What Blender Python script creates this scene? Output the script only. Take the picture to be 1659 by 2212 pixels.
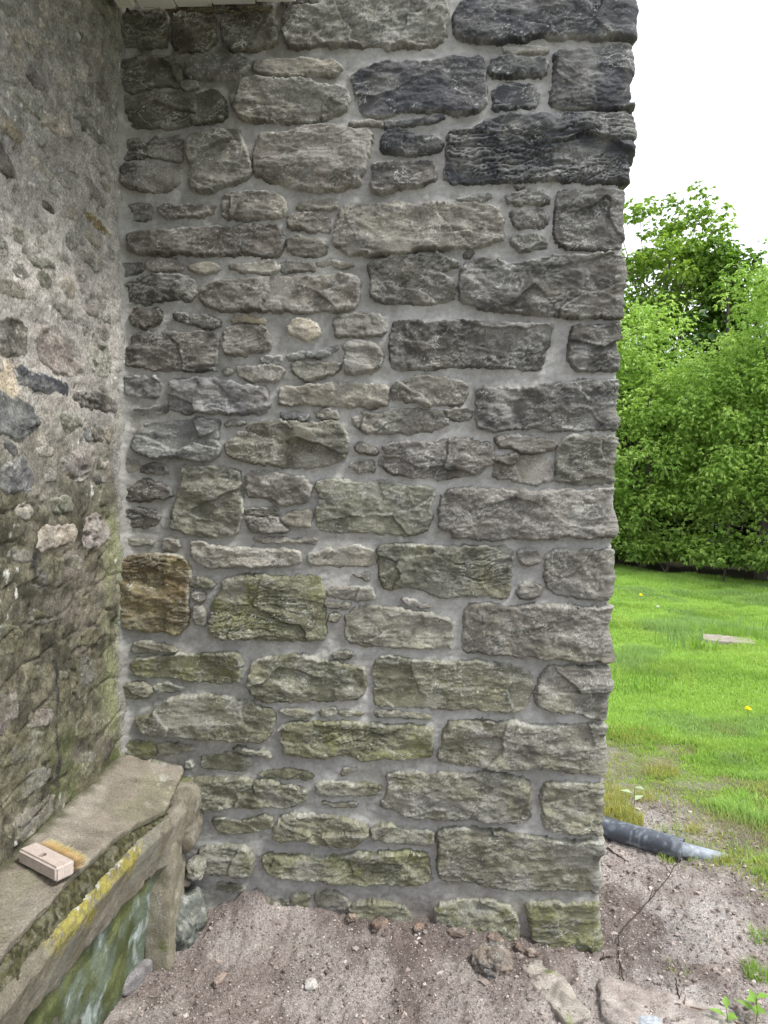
import bpy, bmesh, math, random
import numpy as np
from math import radians, sin, cos, pi
from mathutils import Vector, Matrix
random.seed(7); rng = np.random.default_rng(7)
for o in list(bpy.data.objects): bpy.data.objects.remove(o)
S = bpy.context.scene; COL = S.collection
# ------------------------------------------------------------------ camera, sky, sun, exposure
YAW, PITCH, ROLL = 3.0, 2.9, 0.9
FPX, CXP, CYP = 1640.0, 829.5, 1106.0
CAM = np.array([0.0, -2.5, 1.5])
cam = bpy.data.objects.new('camera', bpy.data.cameras.new('camera')); COL.objects.link(cam); S.camera = cam
cam.data.sensor_fit = 'VERTICAL'; cam.data.sensor_height = 36; cam.data.lens = FPX/2212*36
cam.data.clip_start = 0.05; cam.data.clip_end = 2000
cam.location = CAM
RM = Matrix.Rotation(radians(YAW), 3, 'Z') @ Matrix.Rotation(radians(90-PITCH), 3, 'X') @ Matrix.Rotation(radians(ROLL), 3, 'Z')
cam.rotation_euler = RM.to_euler()
SUN_EL, SUN_AZ = 56.0, -24.0         # azimuth measured from +x towards +y : light comes from high up on the right
W = bpy.data.worlds.new("World"); S.world = W; W.use_nodes = True
nt = W.node_tree; nt.nodes.clear()
out = nt.nodes.new('ShaderNodeOutputWorld'); bg = nt.nodes.new('ShaderNodeBackground')
sky = nt.nodes.new('ShaderNodeTexSky'); sky.sky_type = 'NISHITA'; sky.sun_disc = False
sky.sun_elevation = radians(SUN_EL); sky.sun_rotation = radians(90-SUN_AZ)
mix = nt.nodes.new('ShaderNodeMix'); mix.data_type = 'RGBA'
mix.inputs[0].default_value = 0.86                    # cloud cover
mix.inputs[7].default_value = (6.3, 6.5, 6.75, 1)
nt.links.new(sky.outputs[0], mix.inputs[6]); nt.links.new(mix.outputs[2], bg.inputs[0])
bg.inputs[1].default_value = 0.10
nt.links.new(bg.outputs[0], out.inputs[0])
sd_ = bpy.data.lights.new('sun', 'SUN'); sd_.energy = 1.5; sd_.angle = radians(11); sd_.color = (1.0, 0.965, 0.91)
sun = bpy.data.objects.new('sun', sd_); COL.objects.link(sun)
dirv = Vector((cos(radians(SUN_EL))*cos(radians(SUN_AZ)), cos(radians(SUN_EL))*sin(radians(SUN_AZ)), sin(radians(SUN_EL))))
sun.rotation_euler = dirv.to_track_quat('Z', 'Y').to_euler()
S.view_settings.view_transform = 'Standard'; S.view_settings.look = 'None'
S.view_settings.exposure = 1.58; S.view_settings.gamma = 1; S.view_settings.use_curve_mapping = False

# ------------------------------------------------------------------ measuring helper: where the photo's point meets a plane of the place
RMn = np.array(RM)
def at(px, py, ax, v):
    d = RMn @ np.array([(px-CXP)/FPX, -(py-CYP)/FPX, -1.0])
    return CAM + d*((v-CAM[ax])/d[ax])

# ------------------------------------------------------------------ numpy noise
def _h(ix, iy, iz, s):
    n = (ix*374761393 + iy*668265263 + iz*2147483647*3 + s*1274126177) & 0xffffffff
    n = ((n ^ (n >> 13))*1274126177) & 0xffffffff
    n = ((n ^ (n >> 16))*2246822519) & 0xffffffff
    return ((n ^ (n >> 15)) & 0xffffff)/float(0xffffff)
def vn(x, y, s=0, z=None):
    x = np.asarray(x, float); y = np.asarray(y, float)
    xi = np.floor(x).astype(np.int64); yi = np.floor(y).astype(np.int64)
    fx = x-xi; fy = y-yi; fx = fx*fx*fx*(fx*(fx*6-15)+10); fy = fy*fy*fy*(fy*(fy*6-15)+10)
    a = _h(xi, yi, 0, s); b = _h(xi+1, yi, 0, s); c = _h(xi, yi+1, 0, s); d = _h(xi+1, yi+1, 0, s)
    return (a+(b-a)*fx)*(1-fy)+(c+(d-c)*fx)*fy
def fbm(x, y, s=0, o=4, g=0.5, l=2.03):
    t = 0; a = 1; n = 0
    for k in range(o):
        t = t+a*(vn(x, y, s+k*17)*2-1); n += a; a *= g; x = np.asarray(x)*l+3.1; y = np.asarray(y)*l-1.7
    return t/n*1.6
def ridge(x, y, s=0, o=3):
    t = 0; a = 1; n = 0
    for k in range(o):
        t = t+a*(1-np.abs(vn(x, y, s+k*13)*2-1)*2); n += a; a *= .5; x = np.asarray(x)*2.1+5; y = np.asarray(y)*2.1+2
    return t/n
def ss(a, b, x):
    t = np.clip((x-a)/(b-a), 0, 1); return t*t*(3-2*t)
def lerp(a, b, t):
    t = np.asarray(t)[..., None]; return np.asarray(a)*(1-t)+np.asarray(b)*t

def facets(u, v, s, cell, amp, tilt, aniso=1.6, warp=0.35):
    """broken rock: cells with their own offset and tilt, sharp steps between them"""
    U = u/(cell*aniso)+warp*fbm(u/cell, v/cell, s+5, 3); V = v/cell+warp*fbm(u/cell+9, v/cell, s+6, 3)
    iu = np.floor(U).astype(np.int64); iv = np.floor(V).astype(np.int64)
    best = np.full(U.shape, 1e9); H = np.zeros(U.shape)
    for di in (-1, 0, 1):
        for dj in (-1, 0, 1):
            a = iu+di; b = iv+dj
            cx = a+_h(a, b, 1, s); cy = b+_h(a, b, 2, s)
            dx = U-cx; dy = V-cy; d = dx*dx+dy*dy
            hh = (_h(a, b, 3, s)*2-1)*amp+tilt*cell*((_h(a, b, 4, s)*2-1)*dx*aniso+(_h(a, b, 5, s)*2-1)*dy)
            m = d < best; best = np.where(m, d, best); H = np.where(m, hh, H)
    return H

# ------------------------------------------------------------------ mesh helpers
def mesh_np(name, V, Q, mat, parent=None, col=None, smooth=True, attr=None):
    me = bpy.data.meshes.new(name); V = np.asarray(V, np.float32); Q = np.asarray(Q, np.int32)
    k = Q.shape[1]
    me.vertices.add(len(V)); me.vertices.foreach_set('co', V.ravel())
    me.loops.add(Q.size); me.loops.foreach_set('vertex_index', Q.ravel())
    me.polygons.add(len(Q)); me.polygons.foreach_set('loop_start', np.arange(0, Q.size, k, dtype=np.int32))
    me.polygons.foreach_set('loop_total', np.full(len(Q), k, np.int32))
    me.polygons.foreach_set('use_smooth', np.full(len(Q), smooth))
    me.update(calc_edges=True)
    if col is not None:
        a = me.color_attributes.new('Col', 'FLOAT_COLOR', 'POINT')
        c = np.ones((len(V), 4), np.float32); c[:, :3] = np.clip(col, 0, 1); a.data.foreach_set('color', c.ravel())
    me.materials.append(mat)
    o = bpy.data.objects.new(name, me); COL.objects.link(o)
    if parent: o.parent = parent
    return o
def grid_faces(nu, nv, mask=None):
    i = np.arange((nu)*(nv)).reshape(nv, nu)
    q = np.stack([i[:-1, :-1], i[:-1, 1:], i[1:, 1:], i[1:, :-1]], -1)
    if mask is not None:
        m = mask[:-1, :-1] | mask[:-1, 1:] | mask[1:, 1:] | mask[1:, :-1]; q = q[m]
    else: q = q.reshape(-1, 4)
    return q.reshape(-1, 4)
def compact(V, Q, C=None):
    used = np.unique(Q); mp = np.full(len(V), -1, np.int64); mp[used] = np.arange(len(used))
    return V[used], mp[Q], (None if C is None else C[used])
def empty(name, loc=(0, 0, 0)):
    o = bpy.data.objects.new(name, None); COL.objects.link(o); o.location = loc; o.empty_display_size = .1; return o
def tag(o, label=None, cat=None, group=None, kind=None):
    if label: o['label'] = label
    if cat: o['category'] = cat
    if group: o['group'] = group
    if kind: o['kind'] = kind
    return o
def tube_arrays(pts, rad, n=8, closed_ends=True):
    pts = np.array(pts, float); m = len(pts); rad = np.broadcast_to(rad, (m,))
    T = np.gradient(pts, axis=0); T /= np.linalg.norm(T, axis=1)[:, None]+1e-9
    up = np.array([0, 0, 1.0]) if abs(T[0][2]) < .9 else np.array([1.0, 0, 0])
    V = []
    for p, t, r in zip(pts, T, rad):
        a = np.cross(t, up); a /= np.linalg.norm(a)+1e-9; b = np.cross(t, a)
        for k in range(n):
            th = 2*pi*k/n; V.append(p+r*(cos(th)*a+sin(th)*b))
    Q = []
    for i in range(m-1):
        for k in range(n):
            Q.append((i*n+k, i*n+(k+1) % n, (i+1)*n+(k+1) % n, (i+1)*n+k))
    return np.array(V), np.array(Q)
class Batch:
    def __init__(s): s.V = []; s.Q = []; s.C = []; s.n = 0
    def add(s, V, Q, C=None):
        s.V.append(V); s.Q.append(np.asarray(Q)+s.n); s.n += len(V)
        s.C.append(np.broadcast_to(np.array(C if C is not None else (1, 1, 1)), (len(V), 3)))
    def build(s, name, mat, parent=None, smooth=True):
        return mesh_np(name, np.concatenate(s.V), np.concatenate(s.Q), mat, parent, np.concatenate(s.C), smooth)

# ------------------------------------------------------------------ materials
def new_mat(name, rough=.9, spec=.3):
    m = bpy.data.materials.new(name); m.use_nodes = True; n = m.node_tree
    b = n.nodes['Principled BSDF']; b.inputs['Roughness'].default_value = rough
    b.inputs['Specular IOR Level'].default_value = spec
    return m, n, b
def N(n, t, **kw):
    x = n.nodes.new(t)
    for k, v in kw.items(): setattr(x, k, v)
    return x
def attr_mat(name, rough=.9, spec=.25, grain=.25, gscale=260, bumps=((90, .0025), (320, .0012)), mottle=(14, .22), aniso=(1, 1, 1), veins=()):
    """colour from the mesh's own attribute, grain, mottling and fine relief from object-space noise"""
    m, n, b = new_mat(name, rough, spec); L = n.links.new
    ca = N(n, 'ShaderNodeAttribute'); ca.attribute_name = 'Col'
    tc = N(n, 'ShaderNodeTexCoord'); mp = N(n, 'ShaderNodeMapping'); mp.inputs['Scale'].default_value = aniso
    L(tc.outputs['Object'], mp.inputs[0])
    cur = ca.outputs['Color']
    for sc, am in ((gscale, grain), mottle):
        t = N(n, 'ShaderNodeTexNoise'); t.inputs['Scale'].default_value = sc; t.inputs['Detail'].default_value = 4; t.inputs['Roughness'].default_value = .65
        L(mp.outputs[0], t.inputs['Vector'])
        mr = N(n, 'ShaderNodeMapRange'); mr.inputs[1].default_value = .28; mr.inputs[2].default_value = .72
        mr.inputs[3].default_value = 1-am; mr.inputs[4].default_value = 1+am
        L(t.outputs[0], mr.inputs[0])
        vm = N(n, 'ShaderNodeVectorMath', operation='SCALE'); L(cur, vm.inputs[0]); L(mr.outputs[0], vm.inputs['Scale']); cur = vm.outputs[0]
    for vs, lo, amt, vc in veins:                    # hairline mineral veins (pale) and hairline cracks (dark)
        t = N(n, 'ShaderNodeTexNoise'); t.inputs['Scale'].default_value = vs; t.inputs['Detail'].default_value = 5; t.inputs['Roughness'].default_value = .6; t.inputs['Distortion'].default_value = .6
        L(mp.outputs[0], t.inputs['Vector'])
        s_ = N(n, 'ShaderNodeMath', operation='SUBTRACT'); s_.inputs[1].default_value = .5; L(t.outputs[0], s_.inputs[0])
        ab = N(n, 'ShaderNodeMath', operation='ABSOLUTE'); L(s_.outputs[0], ab.inputs[0])
        mr = N(n, 'ShaderNodeMapRange'); mr.inputs[1].default_value = lo; mr.inputs[2].default_value = 0; mr.inputs[3].default_value = 0; mr.inputs[4].default_value = amt; L(ab.outputs[0], mr.inputs[0])
        t2 = N(n, 'ShaderNodeTexNoise'); t2.inputs['Scale'].default_value = vs*1.3; L(tc.outputs['Object'], t2.inputs['Vector'])
        m2 = N(n, 'ShaderNodeMapRange'); m2.inputs[1].default_value = .46; m2.inputs[2].default_value = .62; L(t2.outputs[0], m2.inputs[0])
        ml = N(n, 'ShaderNodeMath', operation='MULTIPLY'); L(mr.outputs[0], ml.inputs[0]); L(m2.outputs[0], ml.inputs[1])
        mx = N(n, 'ShaderNodeMix'); mx.data_type = 'RGBA'; L(ml.outputs[0], mx.inputs[0]); L(cur, mx.inputs[6]); mx.inputs[7].default_value = (*vc, 1); cur = mx.outputs[2]
    L(cur, b.inputs['Base Color'])
    prev = None
    for sc, d in bumps:
        t = N(n, 'ShaderNodeTexNoise'); t.inputs['Scale'].default_value = sc; t.inputs['Detail'].default_value = 5; t.inputs['Roughness'].default_value = .7
        L(mp.outputs[0], t.inputs['Vector'])
        bp = N(n, 'ShaderNodeBump'); bp.inputs['Strength'].default_value = 1; bp.inputs['Distance'].default_value = d
        L(t.outputs[0], bp.inputs['Height'])
        if prev: L(prev, bp.inputs['Normal'])
        prev = bp.outputs[0]
    if prev: L(prev, b.inputs['Normal'])
    return m
def leaf_mat(name, rough=.5, tr=.4, spec=.35):
    m, n, b = new_mat(name, rough, spec); L = n.links.new
    ca = N(n, 'ShaderNodeAttribute'); ca.attribute_name = 'Col'
    L(ca.outputs['Color'], b.inputs['Base Color'])
    t = N(n, 'ShaderNodeBsdfTranslucent'); hs = N(n, 'ShaderNodeHueSaturation'); hs.inputs['Value'].default_value = 1.5; hs.inputs['Saturation'].default_value = 1.1
    L(ca.outputs['Color'], hs.inputs['Color']); L(hs.outputs[0], t.inputs[0])
    mx = N(n, 'ShaderNodeMixShader'); mx.inputs[0].default_value = tr
    L(b.outputs[0], mx.inputs[1]); L(t.outputs[0], mx.inputs[2]); L(mx.outputs[0], n.nodes['Material Output'].inputs[0])
    return m
M_stone = attr_mat('quarried_stone', .86, .35, .48, 230, ((110, .0022), (330, .0018)), (17, .25), (1, 1, 1.5), ((8, .009, .8, (.46, .47, .44)), (19, .009, .5, (.46, .47, .44)), (13, .010, .95, (.022, .02, .018))))
M_mortar = attr_mat('lime_mortar', .95, .15, .22, 420, ((140, .0028), (520, .0018)), (8, .14))
M_rubble = attr_mat('rubble_face', .92, .25, .55, 150, ((70, .005), (260, .003)), (24, .38), (1, 1, 1), ((11, .010, .85, (.022, .02, .017)), (20, .008, .4, (.42, .40, .36))))
M_slab = attr_mat('ledge_stone', .92, .2, .42, 210, ((90, .0035), (360, .0024)), (15, .26), (1, 1, 1), ((10, .007, .8, (.05, .045, .035)), (24, .008, .5, (.40, .38, .33))))
M_green = attr_mat('wet_green_stone', .6, .4, .42, 150, ((60, .003), (240, .0018)), (12, .4))
M_soil = attr_mat('damp_soil', .95, .2, .5, 150, ((60, .014), (190, .008)), (5, .2))
M_pebble = attr_mat('pebble_stone', .85, .3, .2, 400, ((200, .001),), (60, .15))
M_leaf = leaf_mat('spring_leaf', .5, .30)
M_grass = leaf_mat('grass_blade', .5, .38)
M_bark = attr_mat('tree_bark', .9, .2, .3, 60, ((30, .01),), (5, .2), (1, 1, .3))
M_plank = attr_mat('white_board_paint', .55, .3, .04, 90, ((60, .0006),), (5, .06))
M_wood = attr_mat('dusty_beech', .85, .15, .16, 160, ((180, .0008),), (40, .16), (1, 6, 1))
M_pipe = attr_mat('dull_plastic', .5, .4, .22, 60, ((120, .0006),), (18, .3))
M_fibre = leaf_mat('bristle_fibre', .6, .5)

# ------------------------------------------------------------------ wall surfaces as (s, z) sheets with an outward direction
EDGE = 0.622                                      # where the front face turns the corner
def map_front(s, z, h, xc=EDGE, r=.014):
    a = r*pi/2; s0 = xc-r
    th = np.clip((s-s0)/a, 0, 1)*pi/2
    x = np.where(s < s0, s, s0+r*np.sin(th)); y = np.where(s < s0, 0, r-r*np.cos(th))
    side = np.clip(s-s0-a, 0, None); y = y+side
    return np.stack([x+h*np.sin(th), y-h*np.cos(th), z], -1)
LW = -1.012
def map_left(s, z, h):                             # s = -y, outward +x
    return np.stack([LW+h, -s, z], -1)
def sdf(poly, X, Y):
    """signed distance, positive inside"""
    P = np.asarray(poly); d = np.full(X.shape, 1e9); ins = np.zeros(X.shape, bool)
    for i in range(len(P)):
        a = P[i]; b = P[(i+1) % len(P)]; e = b-a; L = e@e+1e-12
        t = np.clip(((X-a[0])*e[0]+(Y-a[1])*e[1])/L, 0, 1)
        d = np.minimum(d, (X-a[0]-t*e[0])**2+(Y-a[1]-t*e[1])**2)
        c = (a[1] > Y) != (b[1] > Y)
        if abs(e[1]) > 1e-12: ins ^= c & (X < (Y-a[1])*e[0]/e[1]+a[0])
    d = np.sqrt(d); return np.where(ins, d, -d)
def chaikin(P, w=.2):
    P = np.asarray(P, float); Q = np.roll(P, -1, 0)
    return np.stack([P*(1-w)+Q*w, P*w+Q*(1-w)], 1).reshape(-1, 2)

# base colours of the stone kinds (albedo): main, second, algae amount, strata
KIND = {
 'k': ((.058,.061,.071), (.102,.103,.110), 0.0),   # charcoal slate blue
 'd': ((.088,.084,.080), (.140,.133,.125), 0.05),  # dark grey
 'g': ((.148,.137,.121), (.208,.194,.170), 0.05),  # grey brown
 'w': ((.225,.212,.182), (.300,.282,.245), 0.05),  # pale warm
 'b': ((.080,.070,.062), (.155,.140,.122), 0.0),   # dark brown
 'o': ((.140,.137,.108), (.205,.200,.155), 0.38),  # olive
 'm': ((.105,.108,.070), (.170,.172,.105), 0.82),  # mossy
 'r': ((.140,.100,.055), (.205,.165,.095), 0.15),  # rusty
 'p': ((.400,.350,.290), (.470,.430,.380), 0.0),   # pale cobble
 'n': ((.070,.064,.050), (.105,.098,.076), 0.1),  # dark top-left stones, the eave's shade put into the colour
 'u': ((.135,.140,.150), (.210,.212,.212), 0.0),   # blue grey
 't': ((.260,.215,.165), (.330,.285,.235), 0.0),   # tan
 'v': ((.200,.168,.158), (.265,.235,.220), 0.0),   # mauve
}
def spall(n, k, sharp=.80):
    """turn soft noise into flat plateaus with steep broken steps"""
    t = np.floor(n*k); f = n*k-t
    return (t+ss(sharp, 1, f)+.18*f)/k
def make_stone(poly, kind, seed, mapf, parent, step=.0042, proud=.011, strata=0, quoin=False, mat=None, rim=1.0, rough=1.0, edge=.009, smear=0.0, grow=.0065, mossy=1.0, under=0.0, paint=None, sink=0.0):
    P = chaikin(poly); mg = .012
    x0, y0 = P.min(0)-mg; x1, y1 = P.max(0)+mg
    nu = max(6, int((x1-x0)/step)+1); nv = max(6, int((y1-y0)/step)+1)
    X, Z = np.meshgrid(np.linspace(x0, x1, nu), np.linspace(y0, y1, nv))
    wx = X+.006*fbm(X*28, Z*28, seed+1, 3)+.0022*fbm(X*130, Z*130, seed+2, 2)
    wz = Z+.0055*fbm(X*28+7, Z*28, seed+3, 3)+.0022*fbm(X*130, Z*130+5, seed+4, 2)
    sd = sdf(P, wx, wz)+grow
    size = min(x1-x0, y1-y0)
    rs = np.random.default_rng(seed)
    e = edge*(.6+.9*vn(X*22, Z*22, seed+9)); prof = np.clip(sd/e+.12, 0, 1)**.34
    rv = rs.random(4)                                  # every block breaks in its own way
    big = facets(X, Z, seed+20, .15, .0035, .09, 1.8, .15)*rough
    med = .0085*spall(fbm(X*(5+5*rv[0]), Z*(11+8*rv[1]), seed+31, 4), 3.2+2*rv[2])*rough
    med += .0040*spall(fbm(X*(17+9*rv[3]), Z*34, seed+35, 3), 3.5)*rough*(.5+rv[0])+.0011*fbm(X*40, Z*(90+200*rv[1]), seed+36, 3)
    k1 = min(1, size/.12)
    H = proud+big*k1+med*(.35+.65*k1)+.0008*fbm(X*90, Z*150, seed+44, 3)
    H += (rs.random()-.5)*.03*(Z-Z.mean())+(rs.random()-.5)*.012*(X-X.mean())
    if strata:
        zz = Z*95+2.3*fbm(X*7, Z*9, seed+50, 3)
        ln = np.abs((zz % 1)-.5)*2
        am = ss(-.2, .5, fbm(X*4+3, Z*11, seed+51, 2)+.25*(strata-1))*strata
        H += am*(.0045*(vn(X*9, np.floor(zz), seed+52)-.5)-.005*ss(.72, 1, ln))
        zz2 = Z*30+1.2*fbm(X*5, Z*6, seed+57, 2); l2 = np.abs((zz2 % 1)-.5)*2
        H -= .012*am*ss(.93, 1, l2)
    H = np.clip(H, proud*.25, proud+.018)
    h = -.016+(H+.016)*prof
    mask = sd > -.010
    mask &= ~((Z < -0.32))
    V = mapf(X, Z, h).reshape(-1, 3)
    # colour
    A, B, alg = KIND[kind]
    t = ss(-.45, .45, fbm(X*11, Z*17, seed+60, 4)); c = lerp(A, B, t)
    g_ = c.mean(-1, keepdims=True); c = (c+(g_-c)*(-.2 if kind == 'k' else 0 if kind == 'r' else .25))*np.array([.84, .84, .80])
    c = c*(1+.05*(rs.random(3)-.5)*.8)*(.84+.34*rs.random())
    hv = fbm(X*3, Z*3, 777, 3)
    warm = ss(.1, .7, fbm(X*5, Z*5, seed+64, 3))*.22
    c = lerp(c, c*np.array([1.12, .98, .82]), warm)
    c = c*(1+.22*fbm(X*24, Z*42, seed+62, 4))[..., None]
    # algae: grows lower down and in dents
    low = ss(1.45, .35, Z)*.72+alg*.75+(.30*ss(.3, -.8, X)*ss(1.5, .7, Z) if mossy == 1.0 else 0)+smear*0
    ag = ss(.40, 1.15, low+.38*fbm(X*9, Z*12, seed+66, 4)+.12)
    c = lerp(c, lerp((.118,.116,.070), (.215,.208,.130), ss(-.3, .5, fbm(X*23, Z*23, seed+67, 3))), ag*.60)
    if alg > .8: c = lerp(c, (.165,.168,.060), ss(.10, .5, fbm(X*14, Z*18, seed+69, 4))*.45*mossy)
    # mineral crust in cracks and on broken arrises, mortar smears on the rims
    gx = np.gradient(H, axis=1)/step; gz = np.gradient(H, axis=0)/step
    lap = -(np.gradient(gx, axis=1)+np.gradient(gz, axis=0))/step
    crust = ss(10, 45, lap)*(.14 if strata or kind == 'k' else .28)+ss(.83, .97, ridge(X*13, Z*13, seed+70, 3))*ss(0, .5, fbm(X*6, Z*6, seed+71, 2))*.4
    c = lerp(c, (.42,.43,.40), np.clip(crust, 0, .6)*ss(-.2, .4, fbm(X*20, Z*20, seed+73, 3)+.1))
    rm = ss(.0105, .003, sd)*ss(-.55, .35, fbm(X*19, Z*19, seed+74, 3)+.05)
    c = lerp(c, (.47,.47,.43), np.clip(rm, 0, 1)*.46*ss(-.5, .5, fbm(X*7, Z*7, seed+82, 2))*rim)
    dk = ss(-.12, -.6, fbm(X*38, Z*60, seed+79, 3))*.16; c = c*(1-dk[..., None]*(1-.0))
    wash = ss(.25, .8, fbm(X*8, Z*8, seed+75, 4)); c = lerp(c, (.31,.305,.285), wash*.35*rim)
    sp = ss(.80, .88, vn(X*170, Z*170, seed+77)*vn(X*9, Z*9, seed+78)**.4); c = lerp(c, (.48,.47,.43), sp*.6)
    if smear > 0:
        sm = ss(1-smear, 1.25-smear, .5+.5*fbm(X*13, Z*13, seed+80, 4)); c = lerp(c, (.235,.215,.19), sm*.8)
    if paint: c = paint(X, Z, c)
    if under: c = lerp(c, (.115,.105,.065), under*ss(-.6, .3, fbm(X*15, Z*15, seed+88, 4)))
    Q = grid_faces(nu, nv, mask)
    if len(Q) == 0: return None
    V, Q, C = compact(V, Q, c.reshape(-1, 3))
    return mesh_np('stone', V, Q, mat or M_stone, parent, C)

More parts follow.
